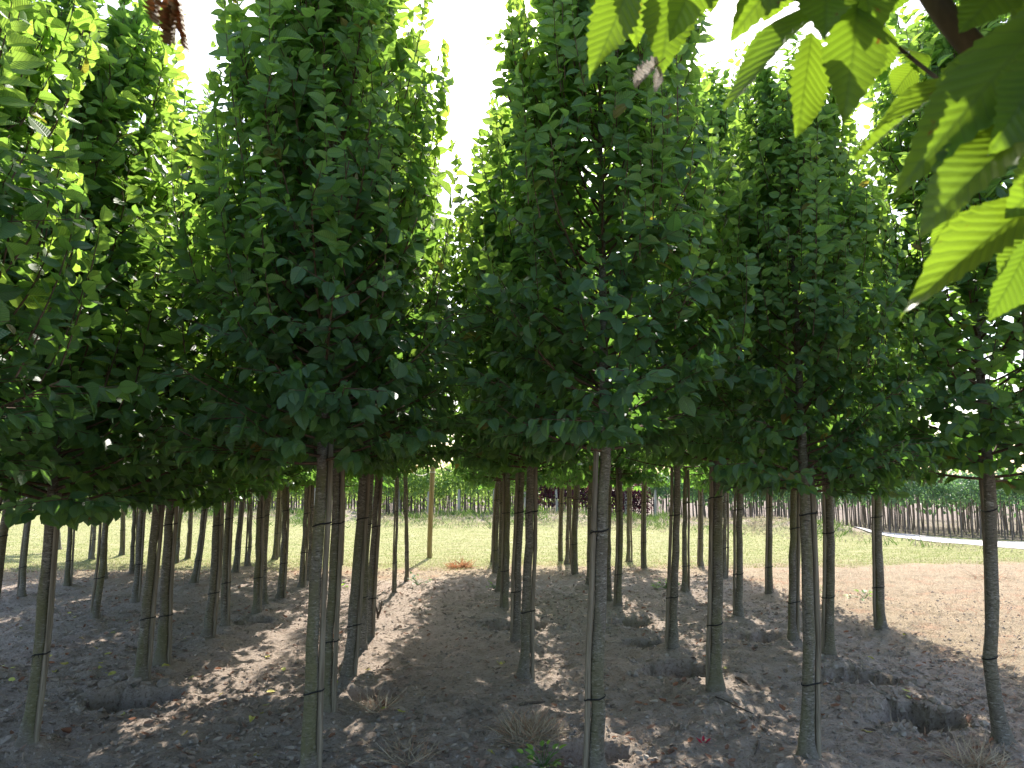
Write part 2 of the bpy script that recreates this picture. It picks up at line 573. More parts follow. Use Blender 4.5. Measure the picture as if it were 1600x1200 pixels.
# ------------------------------------------------------------------ ground
def ground_material():
    t = NT("nursery_ground")
    p = t.pos()
    s = t.n("SeparateXYZ")
    t.set(s.inputs[0], p)
    x, y = s.outputs[0], s.outputs[1]
    n1 = t.noise(p, 1.1, 5)
    n2 = t.noise(p, 6.0, 6, 0.6)
    n3 = t.noise(p, 38.0, 6, 0.7)
    n4 = t.noise(p, 130.0, 4, 0.7)
    # bare soil
    c = t.mix(t.ramp(n2, 0.3, 0.7), (0.31, 0.235, 0.182), (0.43, 0.34, 0.27))
    c = t.mix(t.ramp(n3, 0.35, 0.72), c, (0.44, 0.365, 0.305))
    c = t.mix(t.math('MULTIPLY', t.ramp(n4, 0.52, 0.66), 0.8), c, (0.52, 0.445, 0.38))
    c = t.mix(t.math('MULTIPLY', t.ramp(n3, 0.47, 0.33), 0.8), c, (0.15, 0.115, 0.09))
    c = t.mix(t.math('MULTIPLY', t.ramp(n1, 0.55, 0.75), 0.35), c, (0.25, 0.15, 0.11))
    # dry straw zone: behind the last trees and out to the side
    edge = t.math('ADD', y, t.math('MULTIPLY', t.math('SUBTRACT', n1, 0.5), 2.2))
    dry1 = t.ramp(edge, 11.3, 12.8)
    dry2 = t.ramp(t.math('ADD', x, t.math('MULTIPLY', t.math('SUBTRACT', n1, 0.5), 1.6)), 3.6, 4.6)
    dry = t.math('MAXIMUM', dry1, dry2)
    fib = t.noise(t.mapping(p, (55, 130, 55)), 1.0, 5, 0.7, 1.5)
    cd = t.mix(t.ramp(fib, 0.3, 0.7), (0.235, 0.175, 0.115), (0.48, 0.39, 0.27))
    cd = t.mix(t.math('MULTIPLY', t.ramp(t.noise(p, 2.2, 4), 0.52, 0.68), 0.4), cd, (0.40, 0.21, 0.135))
    c = t.mix(dry, c, cd)
    # mown meadow
    g = t.math('ADD', y, t.math('MULTIPLY', t.math('SUBTRACT', t.noise(p, 0.9, 4), 0.5), 1.6))
    gm = t.ramp(g, 13.1, 13.9)
    gn = t.noise(t.mapping(p, (1.6, 5.0, 1)), 1.0, 5, 0.65)
    gf = t.noise(p, 45.0, 4, 0.7)
    cg = t.mix(t.ramp(gn, 0.32, 0.62), (0.23, 0.26, 0.09), (0.35, 0.33, 0.165))
    cg = t.mix(t.math('MULTIPLY', t.ramp(gn, 0.55, 0.72), 0.7), cg, (0.50, 0.43, 0.29))
    cg = t.mix(t.math('MULTIPLY', t.ramp(gf, 0.5, 0.3), 0.45), cg, (0.14, 0.16, 0.04))
    c = t.mix(gm, c, cg)
    # soil again in the planted field beyond
    za = t.n("Attribute", attribute_name="tint")
    zs = t.n("SeparateXYZ")
    t.set(zs.inputs[0], za.outputs["Vector"])
    bk = t.ramp(t.math('ADD', zs.outputs[0], t.math('MULTIPLY', t.math('SUBTRACT', t.noise(p, 1.5, 4), .5), .9)), 0.25, 0.6)
    c = t.mix(bk, c, t.mix(t.ramp(t.noise(p, 3.0, 5), .4, .6), (0.38, 0.31, 0.24), (0.20, 0.23, 0.085)))
    fr = t.ramp(zs.outputs[1], 0.3, 0.9)
    c = t.mix(fr, c, t.mix(n2, (0.17, 0.135, 0.11), (0.27, 0.22, 0.18)))  # field soil coloured darker, painting in the shade between the stems
    h = t.math('ADD', t.math('MULTIPLY', n3, 0.7), t.math('MULTIPLY', n4, 0.35))
    h = t.math('ADD', h, t.math('MULTIPLY', fib, 0.25))
    nb = t.bump(h, 1.0, 0.04)
    return t.finish(t.principled(c, 0.95, nb, 0.1).outputs[0])


M['ground'] = ground_material()


def axis(core_lo, core_hi, step, lo, hi, grow=1.25, step_fn=None):
    a = [core_lo]
    while a[-1] < core_hi:
        a.append(a[-1] + (step_fn(a[-1]) if step_fn else step))
    s = step_fn(core_hi) if step_fn else step
    while a[-1] < hi:
        s *= grow
        a.append(a[-1] + s)
    s = step_fn(core_lo) if step_fn else step
    b = [core_lo]
    while b[-1] > lo:
        s *= grow
        b.append(b[-1] - s)
    return np.array(b[:0:-1] + a)


gx = axis(-8.0, 6.5, 0.032, -600, 600, 1.12)
gy = axis(2.6, 14.5, 0.02, -200, 900, 1.06, lambda v: 0.017 + 0.0035 * (v - 2.6))
GX, GY = np.meshgrid(gx, gy)
V = np.stack([GX, GY, ground_z(GX, GY)], -1).reshape(-1, 3)
nx, ny = len(gx), len(gy)
i = (np.arange(ny - 1)[:, None] * nx + np.arange(nx - 1)[None]).ravel()
Q = np.stack([i, i + 1, i + nx + 1, i + nx], -1)
fd = poly_dist(V[:, 0], V[:, 1], FIELD)
bank = np.exp(-((fd - 1.5) / 1.15) ** 2) * np.clip((11.8 - V[:, 0]) / 1.5, 0, 1)
tag(obj("ground", mesh("ground", V, None, Q, M['ground'], smooth=True, tint=np.stack([bank, np.clip(.6 - fd, 0, 1), 0 * fd], -1))), kind="structure")


def gravel_material():
    t = NT("pale_gravel")
    p = t.pos()
    a = t.noise(p, 30, 5, 0.7)
    b = t.noise(t.mapping(p, (1.2, 1.2, 1)), 1.0, 4)
    c = t.mix(a, (0.42, 0.38, 0.35), (0.66, 0.62, 0.58))
    c = t.mix(t.math('MULTIPLY', t.ramp(b, 0.5, 0.7), 0.5), c, (0.45, 0.38, 0.3))
    return t.finish(t.principled(c, 0.95, t.bump(a, 0.6, 0.02), 0.1).outputs[0])


M['gravel'] = gravel_material()
# road strip
rp = []
for a, b in zip(ROADP[:-1], ROADP[1:]):
    for s in np.linspace(0, 1, 14)[:-1]:
        rp.append(a + (b - a) * s)
rp = np.array(rp)
rt = norm(np.gradient(rp, axis=0))
rn = np.stack([rt[:, 1], -rt[:, 0]], -1)
cols = np.linspace(-1, 1, 9)
wob = 0.12 * vnoise(np.arange(len(rp)) * 0.6, np.zeros(len(rp)), 77)
hw = 0.95 + wob
P2 = rp[:, None] + rn[:, None] * (cols[None, :, None] * hw[:, None, None])
Z = ground_z(P2[..., 0], P2[..., 1]) + 0.012 + 0.03 * (1 - cols[None] ** 2)
V = np.concatenate([P2, Z[..., None]], -1).reshape(-1, 3)
k = len(cols)
i = (np.arange(len(rp) - 1)[:, None] * k + np.arange(k - 1)[None]).ravel()
tag(obj("gravel_road", mesh("gravel_road", V, None, np.stack([i, i + 1, i + k + 1, i + k], -1), M['gravel'], smooth=True)), kind="structure")

# ------------------------------------------------------------------ leaves
# templates: u across (-.5...5), v along, lift
MV = [0, .2, .46, .74, 1.0]
EV, EW = [.17, .43, .72], [.38, .5, .36]
curve = lambda v: -0.16 * v * v + 0.06 * v
T_HI = np.array([(0, v, curve(v)) for v in MV] + [(-w, v, curve(v) + .22 * w) for v, w in zip(EV, EW)] + [(w, v, curve(v) + .22 * w) for v, w in zip(EV, EW)])
F_HI = np.array([(0, 1, 5), (1, 6, 5), (1, 2, 6), (2, 7, 6), (2, 3, 7), (3, 4, 7), (0, 8, 1), (1, 8, 9), (1, 9, 2), (2, 9, 10), (2, 10, 3), (3, 10, 4)])
T_LO = np.array([(0, 0, 0), (0, 1, -.1), (-.42, .25, .08), (-.42, .62, .04), (.42, .25, .08), (.42, .62, .04)])
F_LO = np.array([(0, 3, 2), (0, 1, 3), (0, 4, 5), (0, 5, 1)])


def leaves_mesh(name, T, Fc, P, A, N, L, Wd, tint, mat, vary=False):
    """one mesh of many leaves: positions P, axis A, normal N, length L, width Wd"""
    A = norm(A)
    N = norm(N - A * np.sum(N * A, -1, keepdims=True))
    X = np.cross(A, N)
    zz = np.ones((len(P), 1, 1))
    bend = np.zeros((len(P), 1, 1))
    if vary:
        g = np.random.default_rng(len(P))
        zz = g.normal(1.2, 1.1, (len(P), 1, 1))
        bend = g.normal(0, .12, (len(P), 1, 1))
    V = P[:, None] + X[:, None] * ((T[None, :, 0:1] + bend * T[None, :, 1:2] ** 2) * Wd[:, None, None]) + A[:, None] * (T[None, :, 1:2] * L[:, None, None]) + N[:, None] * (T[None, :, 2:3] * L[:, None, None] * zz)
    k = len(T)
    Fi = (Fc[None] + (np.arange(len(P)) * k)[:, None, None]).reshape(-1, 3)
    uv = np.tile(T[:, :2], (len(P), 1))
    return mesh(name, V.reshape(-1, 3), Fi, None, mat, uv=uv, tint=np.repeat(tint, k, axis=0))


def profile(t):
    """crown radius against height 0..1"""
    return np.interp(t, [0, .04, .12, .25, .5, .75, .9, 1.0], [.70, .92, 1.0, .98, .80, .55, .33, .13])


def grow_crown(seed, Hc=3.4, R=0.66, n_prim=84, n_sec=6, leaf=0.082, spacing=0.034, n_up=120):
    """limbs and leaf placements of an upright hornbeam crown; z = 0 at the lowest leaves"""
    r = np.random.default_rng(seed)
    twigs, P, A, N, L, age_and_light = [], [], [], [], [], []
    tubes = Tubes()

    def path(p0, az, el0, el1, length, n=6, wob=.05):
        pts = [np.array(p0, float)]
        for i in range(n):
            s = (i + 1) / n
            el = el0 + (el1 - el0) * s ** 0.8
            az += r.normal(0, wob)
            pts.append(pts[-1] + length / n * np.array([math.cos(az) * math.cos(el), math.sin(az) * math.cos(el), math.sin(el)]))
        return np.array(pts), az

    def leafy(pts, t, s0=0.1, gap=spacing, young=0.0, big=1.0, face=0.0):
        seg = np.linalg.norm(np.diff(pts, axis=0), axis=1)
        cum = np.concatenate([[0], np.cumsum(seg)])
        ln = cum[-1]
        d = np.arange(s0 * ln, ln, gap)
        if len(d) == 0:
            return
        q = np.stack([np.interp(d, cum, pts[:, i]) for i in range(3)], -1)
        w = norm(np.stack([np.interp(d, cum, np.gradient(pts, axis=0)[:, i]) for i in range(3)], -1))
        out = np.stack([q[:, 0], q[:, 1], np.zeros(len(d))], -1)
        out = norm(out + 1e-4)
        m = len(d)
        up = np.array([0, 0, 1.0])
        shade = max(0.0, 1 - t * 2.2)                 # low leaves hang, high leaves spread
        n = norm(up * (0.62 - .25 * shade) * (1 - .5 * face) + out * (0.55 + .45 * shade + .5 * face) + r.normal(0, .30, (m, 3)))
        side = norm(np.cross(w, n) + 1e-5)
        sg = np.where((np.arange(m) + r.integers(2)) % 2 == 0, 1.0, -1.0)[:, None]
        ax = side * sg * 0.8 + w * 0.5 + out * 0.25 - up * (0.12 + 0.75 * shade) + r.normal(0, .24, (m, 3))
        P.append(q + r.normal(0, .006, (m, 3)))
        A.append(norm(ax))
        N.append(n)
        tip = d / ln
        L.append(leaf * big * np.clip(r.normal(1, .24, m), .45, 1.6) * (1 - .35 * np.clip((tip - .75) / .25, 0, 1)))
        sun = np.clip(q[:, 2] / Hc * 1.25 - .12, 0, 1) * np.clip(np.hypot(q[:, 0], q[:, 1]) / (R * .5), .25, 1)  # upper, outer leaves tinted brighter, low ones darker: sunlight painted into the colour
        age_and_light.append(np.clip(young * .8 + .66 * sun + .3 * np.clip((tip - .6) / .4, 0, 1) * r.random(m) * (.3 + sun) + r.normal(0, .09, m), 0, 1))

    for i in range(n_prim):
        t = (i + r.random()) / n_prim
        z0 = 0.08 + t ** 1.15 * (Hc - 0.55)
        az = i * 2.39996 + r.normal(0, .3)
        e0 = math.radians(-4 + 58 * t ** .6 + r.normal(0, 8))
        e1 = math.radians(min(86, 12 + 74 * t ** .42 + r.normal(0, 8)))
        th = z0 / Hc
        reach = R * float(profile(min(1, th + .08))) * r.uniform(.72, 1.12)
        em = (e0 + e1) / 2
        ln = min(reach / max(.25, math.cos(em)), 1.15)
        pts, az2 = path((0, 0, z0 - 0.02), az, e0, e1, ln)
        tubes.add(pts, np.linspace(.009 * (1.1 - .5 * t), .0022, len(pts)), 4)
        leafy(pts, th, .2)
        ns = max(3, int((n_sec + r.integers(-1, 2)) * (1.08 - .42 * th)))
        for j in range(ns):
            s = .22 + .75 * (j + r.random()) / ns
            k = s * (len(pts) - 1)
            a = int(k)
            q = pts[a] + (pts[min(a + 1, len(pts) - 1)] - pts[a]) * (k - a)
            low = max(0, 1 - th * 3.2)
            el = math.radians(r.uniform(20, 62) * (1 - .9 * low) - 16 * low * r.random())
            sp, _ = path(q, az2 + r.choice([-1, 1]) * r.uniform(.25, 1.25), el, el + math.radians(18 * (1 - 1.4 * low)), r.uniform(.16, .36) * (1 - .25 * t), 4, .08)
            rad = np.hypot(sp[-1, 0], sp[-1, 1])
            lim = R * float(profile(np.clip(sp[-1, 2] / Hc, 0, 1))) * 1.15
            if rad > lim:
                sp[:, :2] = q[:2] + (sp[:, :2] - q[:2]) * max(.25, 1 - (rad - lim) / max(rad, .01) * 1.6)
            tubes.add(sp, np.linspace(.0034, .0012, len(sp)), 3)
            leafy(sp, th, .08, young=.12 * r.random() + .12 * th)
    # long upright shoots standing out of the crown
    for i in range(n_up):
        th = r.uniform(.2, .9) ** .9
        az = r.uniform(0, 6.283)
        rr = R * float(profile(th)) * r.uniform(.55, 1.02)
        q = np.array([rr * math.cos(az), rr * math.sin(az), th * Hc - .25])
        sp, _ = path(q, az + r.normal(0, .5), math.radians(r.uniform(58, 82)), math.radians(86), r.uniform(.4, .95), 6, .1)
        tubes.add(sp, np.linspace(.004, .0012, len(sp)), 3)
        leafy(sp, .5, .05, .033, young=r.choice([.15, .35, .6, .8]), big=.95, face=r.uniform(.3, 1))
    P, A, N = np.concatenate(P), np.concatenate(A), np.concatenate(N)
    L, age_and_light = np.concatenate(L), np.concatenate(age_and_light)
    ok = P[:, 2] > -0.10
    P, A, N, L, age_and_light = P[ok], A[ok], N[ok], L[ok], age_and_light[ok]
    rnd = np.clip(r.normal(.45, .28, len(P)), 0, 1)
    blem = np.where(r.random(len(P)) < .007, r.uniform(.2, .8, len(P)), 0)
    tint = np.stack([age_and_light, rnd, blem], -1)
    return tubes, P, A, N, L, tint


def crown_set(name, seed, T, Fc, mat, **kw):
    tb, P, A, N, L, tint = grow_crown(seed, **kw)
    r = np.random.default_rng(seed + 999)
    Wd = L * np.clip(r.normal(.66, .05, len(L)), .52, .8)
    return dict(tubes=tb, P=P, A=A, N=N, L=L, W=Wd, tint=tint, T=T, F=Fc, mat=mat,
                limbs=tb.build(name + "_limbs", M['twig']),
                crown=None)


NEAR = []
for s in range(7):
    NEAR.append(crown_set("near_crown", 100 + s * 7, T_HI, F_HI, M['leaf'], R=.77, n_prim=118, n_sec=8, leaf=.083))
MIDC = []
for s in range(4):
    c = crown_set("mid_crown", 300 + s * 5, T_LO, F_LO, M['leaf_far'], R=.75, n_prim=92, n_sec=6, spacing=.04, leaf=.09, n_up=70)
    c['crown'] = leaves_mesh("mid_crown_leaves", c['T'], c['F'], c['P'], c['A'], c['N'], c['L'], c['W'], c['tint'], c['mat'], True)
    MIDC.append(c)
FARC = []
for s in range(3):
    c = crown_set("far_crown", 500 + s * 5, T_LO, F_LO, M['leaf_far'], R=.75, n_prim=72, n_sec=6, spacing=.052, leaf=.104, n_up=46)
    c['crown'] = leaves_mesh("far_crown_leaves", c['T'], c['F'], c['P'], c['A'], c['N'], c['L'], c['W'], c['tint'], c['mat'], True)
    FARC.append(c)
thin = crown_set("thin_crown", 700, T_LO, F_LO, M['leaf_brown'], R=.5, n_prim=40, n_sec=5, spacing=.05, leaf=.08, n_up=16)
thin['crown'] = leaves_mesh("thin_crown_leaves", thin['T'], thin['F'], thin['P'], thin['A'], thin['N'], thin['L'], thin['W'], thin['tint'], thin['mat'])

# single leaves for the picked-apart foliage of the front trees
LEAFM = []
for k in range(10):
    tt = np.array([[(0.03, .12, .25, .45, .06, .18, .6, .05, .15, .3)[k], (.2, .7, .4, .5, .9, .1, .5, .3, .6, .8)[k], 0.0]])
    T2 = T_HI.copy()
    T2[:, 2] *= (1.2, .2, 2.0, -.6, 1.5, .8, 2.6, 0, 1.0, -1.2)[k]
    T2[:, 0] += (.1, -.15, 0, .2, -.1, .05, -.2, .12, 0, .1)[k] * T2[:, 1] ** 2
    LEAFM.append(leaves_mesh("leaf", T2, F_HI, np.zeros((1, 3)), np.array([[0, 1.0, 0]]), np.array([[0, 0, 1.0]]), np.ones(1), np.array([.62]), tt, M['leaf']))


BYTINT = [0, 7, 4, 1, 8, 5, 2, 9, 3, 6]


def crown_with_leaves(C, parent, origin, rotz, scale, n_single):
    """near tree: the leaves that show largest are objects of their own, the rest one mesh"""
    c, s = math.cos(rotz), math.sin(rotz)
    R3 = np.array([[c, -s, 0], [s, c, 0], [0, 0, 1.0]])
    Pw = (C['P'] * scale * np.array([1.1, 1.1, 1])) @ R3.T + origin
    px, py, dep = project(Pw)
    ok = (px > 8) & (px < W - 8) & (py > 8) & (py < H - 8) & (dep > .3)
    score = np.where(ok, dep, 1e3)
    order = np.argsort(score)[:n_single]
    order = order[score[order] < 1e3]
    keep = np.ones(len(Pw), bool)
    keep[order] = False
    me = leaves_mesh("crown_leaves", C['T'], C['F'], C['P'][keep], C['A'][keep], C['N'][keep], C['L'][keep], C['W'][keep], C['tint'][keep], C['mat'], True)
    cr = obj("crown", me, parent)
    tag(cr, kind="stuff")
    for q in order:
        a = C['A'][q] / np.linalg.norm(C['A'][q])
        n = C['N'][q] - a * (C['N'][q] @ a)
        n /= np.linalg.norm(n)
        xx = np.cross(a, n)
        l = C['L'][q]
        o = obj("leaf", LEAFM[BYTINT[min(9, int(C['tint'][q][0] * 14 + C['tint'][q][1] * 2.5))]], cr)
        m = Matrix(((xx[0] * l, a[0] * l, n[0] * l, C['P'][q][0]), (xx[1] * l, a[1] * l, n[1] * l, C['P'][q][1]),
                    (xx[2] * l, a[2] * l, n[2] * l, C['P'][q][2]), (0, 0, 0, 1)))
        o.matrix_local = m
    return cr


# ------------------------------------------------------------------ the planted hornbeams
ROWSAY = {'post': "row in line with the bare wooden post", 'alley': "row along the alley's other side", 'pits': "row among the dug pits",
          'bent': "row headed by the bent trunk", 'edge': "outermost row beside the sunny strip", 'dug': "row bordering the sunlit strip under trees",
          'shade': "second row beyond the sunlit strip", 'dusk': "third row beyond the sunlit strip", 'outer': "outermost row on the shaded side"}
ORD = ["first", "second", "third", "fourth", "fifth", "sixth", "seventh", "eighth", "ninth", "tenth", "last"]
TRAIT = {('dug', 11): "hornbeam whose leafy shoots reach in over the picture's shaded side",
         ('shade', 9): "hornbeam half out of view behind the leaning mossy trunk",
         ('post', 0): "mossy hornbeam trunk tied to stake at the alley's edge, first in row with wooden post",
         ('alley', 0): "pale hornbeam trunk with split grey stake and knotted black tie, beside grass tuft",
         ('pits', 0): "straight hornbeam with thin stake on its side, standing before two dug pits",
         ('pits', 1): "thick mossy hornbeam with flared foot standing beside the largest dug pits",
         ('bent', 0): "hornbeam with bent trunk foot and leaning stake, beside dry grass tuft",
         ('dug', 0): "leaning mossy hornbeam trunk tied to stake, in front of the cracked dug pit",
         ('dug', 1): "leaning hornbeam trunk rising directly behind the cracked dug pit",
         ('edge', 0): "hornbeam standing where shade ends, alone at the sunny strip's edge",
         ('post', 5): "thin young hornbeam with sparse browning crown, first of two before the wooden post",
         ('post', 6): "thin young hornbeam with sparse browning crown, closer to the wooden post"}


WIDE = {('dug', 0): 1.28, ('dug', 11): 1.25, ('shade', 9): 1.25, ('shade', 0): 1.2, ('bent', 0): 1.18, ('pits', 0): 1.02, ('post', 5): .9, ('post', 6): .9,
        ('dug', 1): 1.15, ('dug', 2): 1.15, ('edge', 0): 1.12}
DROP = {('dug', 0): .20, ('dug', 11): .12, ('shade', 0): .10, ('pits', 0): .08, ('dug', 1): .1, ('dug', 2): .1, ('shade', 9): .15}


def build_tree(t, C, scale, rotz, single=0, lod=0):
    b, p = t['base'].copy(), t['top']
    bz = gz(b[0], b[1])
    rr = np.random.default_rng(int(abs(b[0]) * 1000 + b[1] * 77))
    root = obj("hornbeam_tree", None, None, (b[0], b[1], bz))
    root.empty_display_size = .2
    key = (t['row'], t['k'])
    tag(root, TRAIT.get(key, f"hornbeam, {ORD[min(t['k'], 10)]} tree back in the {ROWSAY[t['row']]}"), "tree", "hornbeam trees planted in rows")
    p = p - np.array([0, 0, DROP.get((t['row'], t['k']), .03)])
    o = np.array([p[0] - b[0], 0.0, p[2] - bz])                # crown base in tree space
    Hc = 3.35 * scale
    # trunk with leader
    zs = np.concatenate([[-.12, 0, .03, .08, .16], np.linspace(.3, o[2], 8), o[2] + Hc * np.array([.08, .18, .32, .5, .7, .92])])
    f = np.clip(zs / o[2], 0, 1.12)
    bow = rr.normal(0, .012)
    X = o[0] * np.minimum(f, 1.0) + bow * np.sin(np.pi * np.clip(f, 0, 1))
    Y = rr.normal(0, .012) * np.sin(np.pi * np.clip(f, 0, 1))
    if key == ('bent', 0):
        X = X - .03 * np.exp(-((zs - .45) / .25) ** 2) + .035 * np.exp(-(zs / .12) ** 2)
    X = X + np.where(f < 1, rr.normal(0, .004, len(zs)), 0)
    pts = np.stack([X, Y, zs], -1)
    r0 = t['dia'] / 2 * (.80 if lod == 0 else .86)
    rad = np.where(zs <= o[2], r0 * (1.06 - .22 * np.clip(f, 0, 1)), r0 * .84 * np.clip(1 - (zs - o[2]) / (Hc * .93), .06, 1) ** .9)
    flare = .75 * np.exp(-np.clip(zs, 0, None) / .07)
    rad = rad * (1 + flare * .75)
    sides = 18 if lod == 0 else (12 if lod == 1 else 8)
    ang = np.arange(sides) * 2 * math.pi / sides
    lob = 1 + (.05 + .28 * np.exp(-np.clip(zs, 0, None) / .08))[:, None] * np.sin(ang[None] * 3 + rr.uniform(0, 6) + zs[:, None] * 1.5) * .5 \
        + .045 * rr.normal(0, 1, (len(zs), 1)) * .5
    tb = Tubes()
    tb.add(pts, rad, sides, lobes=lob)
    obj("trunk", tb.build("trunk", M['bark']), root)
    # stake and ties
    sr = .0165 if t['dia'] > .06 else .011
    sd = t['side']
    h = min(o[2] + .22, 2.0)
    sz = np.array([-.1, .25, .6, 1.0, 1.4, h])
    fx = np.interp(sz, zs, X)
    lean = rr.normal(0, .008)
    depth_off = rr.uniform(-.02, .012)
    rad_at = np.interp(sz, zs, rad)
    sx = fx + sd * (np.interp(np.maximum(sz, .2), zs, rad) * 1.02 + sr * .95) + lean * np.clip(.5 - sz, 0, 1)
    if key == ('bent', 0):
        sx = fx + .06 + .03 * (1.3 - sz)
        depth_off = .14
    spts = np.stack([sx, np.interp(sz, zs, Y) + depth_off, sz], -1)
    tb = Tubes()
    tb.add(spts, np.array([1.05, 1.02, 1, .98, .97, .93]) * sr, 9 if lod == 0 else 6)
    obj("stake", tb.build("stake", M['stake']), root)
    for hz in ([.42, 1.3] if lod == 0 else [.40, 1.12]):
        hz = hz + rr.uniform(-.09, .09)
        if hz > o[2] - .04:
            continue
        c1 = np.array([np.interp(hz, zs, X), np.interp(hz, zs, Y)])
        c2 = np.array([np.interp(hz, sz, sx), np.interp(hz, sz, spts[:, 1])])
        ra, rb = float(np.interp(hz, zs, rad)) * 1.05 + .003, sr + .003
        a = np.linspace(0, 2 * math.pi, 20 if lod == 0 else 12, endpoint=False)
        u = np.stack([np.cos(a), np.sin(a)], -1)
        s1, s2 = u @ c1 + ra, u @ c2 + rb
        xy = np.where((s1 > s2)[:, None], c1 + u * ra, c2 + u * rb)
        ring = np.concatenate([xy, np.full((len(a), 1), hz) + (.012 * u[:, :1])], -1)
        Vr, Qr = loop_tube(ring, .0026, 4)
        if lod == 0 and rr.random() < .4:       # loose ends of the knot
            tk = Tubes()
            e = np.array([*(c2 if rr.random() < .5 else c1), hz]) - np.array([0, ra * .9, 0])
            tk.add([e + (0, .004, 0), e + (sd * .02, -.018, .008), e + (sd * .035, -.024, -.02)], [.0022, .002, .0015], 4)
            tk.add([e + (0, .004, 0), e + (-sd * .012, -.016, -.02), e + (-sd * .008, -.02, -.05)], [.0022, .002, .0015], 4)
            Vk = np.concatenate(tk.V)
            Qk = np.concatenate(tk.Q) + len(Vr)
            me = mesh("tie", np.concatenate([Vr, Vk]), np.concatenate(tk.T) + len(Vr), np.concatenate([Qr, Qk]), M['band'], smooth=True)
        else:
            me = mesh("tie", Vr, None, Qr, M['band'], smooth=True)
        obj("tie", me, root)
    # crown
    lb = obj("limbs", C['limbs'], root, (o[0], 0, o[2]))
    lb.rotation_euler.z = rotz
    wd = scale * WIDE.get(key, {'dug': 1.14, 'shade': 1.2, 'dusk': 1.2, 'outer': 1.2, 'pits': .98, 'bent': .98, 'edge': 1.0}.get(t['row'], 1.09))
    lb.scale = (wd, wd, scale)
    if single:
        cr = crown_with_leaves(C, root, np.array([p[0], b[1], p[2]]), rotz, scale, single)
    else:
        if C['crown'] is None:
            C['crown'] = leaves_mesh("near_crown_leaves", C['T'], C['F'], C['P'], C['A'], C['N'], C['L'], C['W'], C['tint'], C['mat'], True)
        cr = obj("crown", C['crown'], root)
        tag(cr, kind="stuff")
    cr.location = (o[0], 0, o[2])
    cr.rotation_euler.z = rotz
    cr.scale = (wd, wd, scale)
    return root


single_for = {('post', 0): 260, ('alley', 0): 260, ('dug', 0): 240, ('pits', 0): 200, ('bent', 0): 200, ('pits', 1): 160}
ni = 0
SHORT = {('pits', 1): .90, ('pits', 0): .80, 'pits': .86, ('bent', 0): .98, 'bent': .83, 'edge': .80, 'outer': .9, ('alley', 0): 1.02, 'alley': .92, ('post', 0): 1.02, 'post': .94, ('post', 1): .98}   # the shorter trees
TREES_BY_DIST = sorted(TREES, key=lambda t: t['base'][1])
for t in TREES_BY_DIST:
    d = t['base'][1]
    hs = SHORT.get((t['row'], t['k']), SHORT.get(t['row'], 1.0))
    rz = random.uniform(0, 6.283)
    if t['row'] == 'post' and t['k'] in (5, 6):
        build_tree(t, thin, random.uniform(.72, .8), rz, lod=1)
    elif d < 6.4:
        C = NEAR[ni % 7]
        ni += 1
        build_tree(t, C, hs * random.uniform(.97, 1.04), rz, single_for.get((t['row'], t['k']), 0), 0)
    elif d < 9.6:
        build_tree(t, random.choice(MIDC), hs * random.uniform(.95, 1.06), rz, lod=1)
    else:
        build_tree(t, random.choice(FARC), hs * random.uniform(.95, 1.05), rz, lod=2)


# ------------------------------------------------------------------ the hornbeam whose branch hangs over the photographer
HV = np.linspace(0, 1, 15)


def hero_leaf(seed, mat, curl=0.12, crumple=0.0):
    """large hornbeam leaf: pleated along its veins, doubly toothed edge"""
    r = np.random.default_rng(seed)
    nv, cu = 26, np.array([-1, -.66, -.33, 0, .33, .66, 1.0])
    v = np.linspace(0, 1, nv)
    hw = .5 * np.sin(np.pi * np.clip(v, 0, 1) ** .80) ** .78 * (1 - .25 * v ** 3)
    hw = np.maximum(hw, .004)
    tooth = np.where(np.arange(nv) % 2 == 0, 1.0, .86) * r.uniform(.95, 1.04, nv)
    VV = []
    for i in range(nv):
        for u in cu:
            w = hw[i] * (tooth[i] if abs(u) == 1 else 1)
            vv = v[i] + .10 * abs(u) * hw[i] * 2 * (1 - v[i])      # veins run forward
            z = .16 * abs(u) * hw[i] - curl * v[i] ** 2 + .05 * v[i] + .005 * math.sin(v[i] * 2 * math.pi * 12) * abs(u) * min(1, hw[i] * 4)
            z += .03 * math.sin(v[i] * 5 + seed * 2) * u + .02 * math.sin(v[i] * 9 + seed) * abs(u)
            z += crumple * (r.normal(0, .5) * abs(u) * .3 + .5 * abs(u) ** 1.5)
            VV.append((u * w * (1 - .5 * crumple), vv, z))
    VV = np.array(VV)
    k = len(cu)
    i = (np.arange(nv - 1)[:, None] * k + np.arange(k - 1)[None]).ravel()
    Q = np.stack([i, i + 1, i + k + 1, i + k], -1)
    tt = np.tile(np.array([[r.uniform(.15, .6), r.random(), 0.0]]), (len(VV), 1))
    return mesh("leaf", VV, None, Q, mat, uv=VV[:, :2], tint=tt, smooth=True)


HERO = [hero_leaf(k, M['leaf_hero'], (.05, .12, .2, .16, .08)[k]) for k in range(5)]


def place_leaf(name, me, parent, pb, pt, width, up, roll=0.0):
    """leaf mesh from base point to tip point; up = hint for the face normal"""
    a = np.array(pt) - np.array(pb)
    l = np.linalg.norm(a)
    a = a / l
    n = np.array(up, float)
    n = n - a * (n @ a)
    n /= np.linalg.norm(n)
    x = np.cross(a, n)
    n, x = n * math.cos(roll) + x * math.sin(roll), x * math.cos(roll) - n * math.sin(roll)
    o = obj(name, me, parent)
    pl = np.array(parent.location) if parent is not None else np.zeros(3)
    pb = np.array(pb) - pl
    o.matrix_local = Matrix(((x[0] * width, a[0] * l, n[0] * l, pb[0]), (x[1] * width, a[1] * l, n[1] * l, pb[1]), (x[2] * width, a[2] * l, n[2] * l, pb[2]), (0, 0, 0, 1)))
    return o


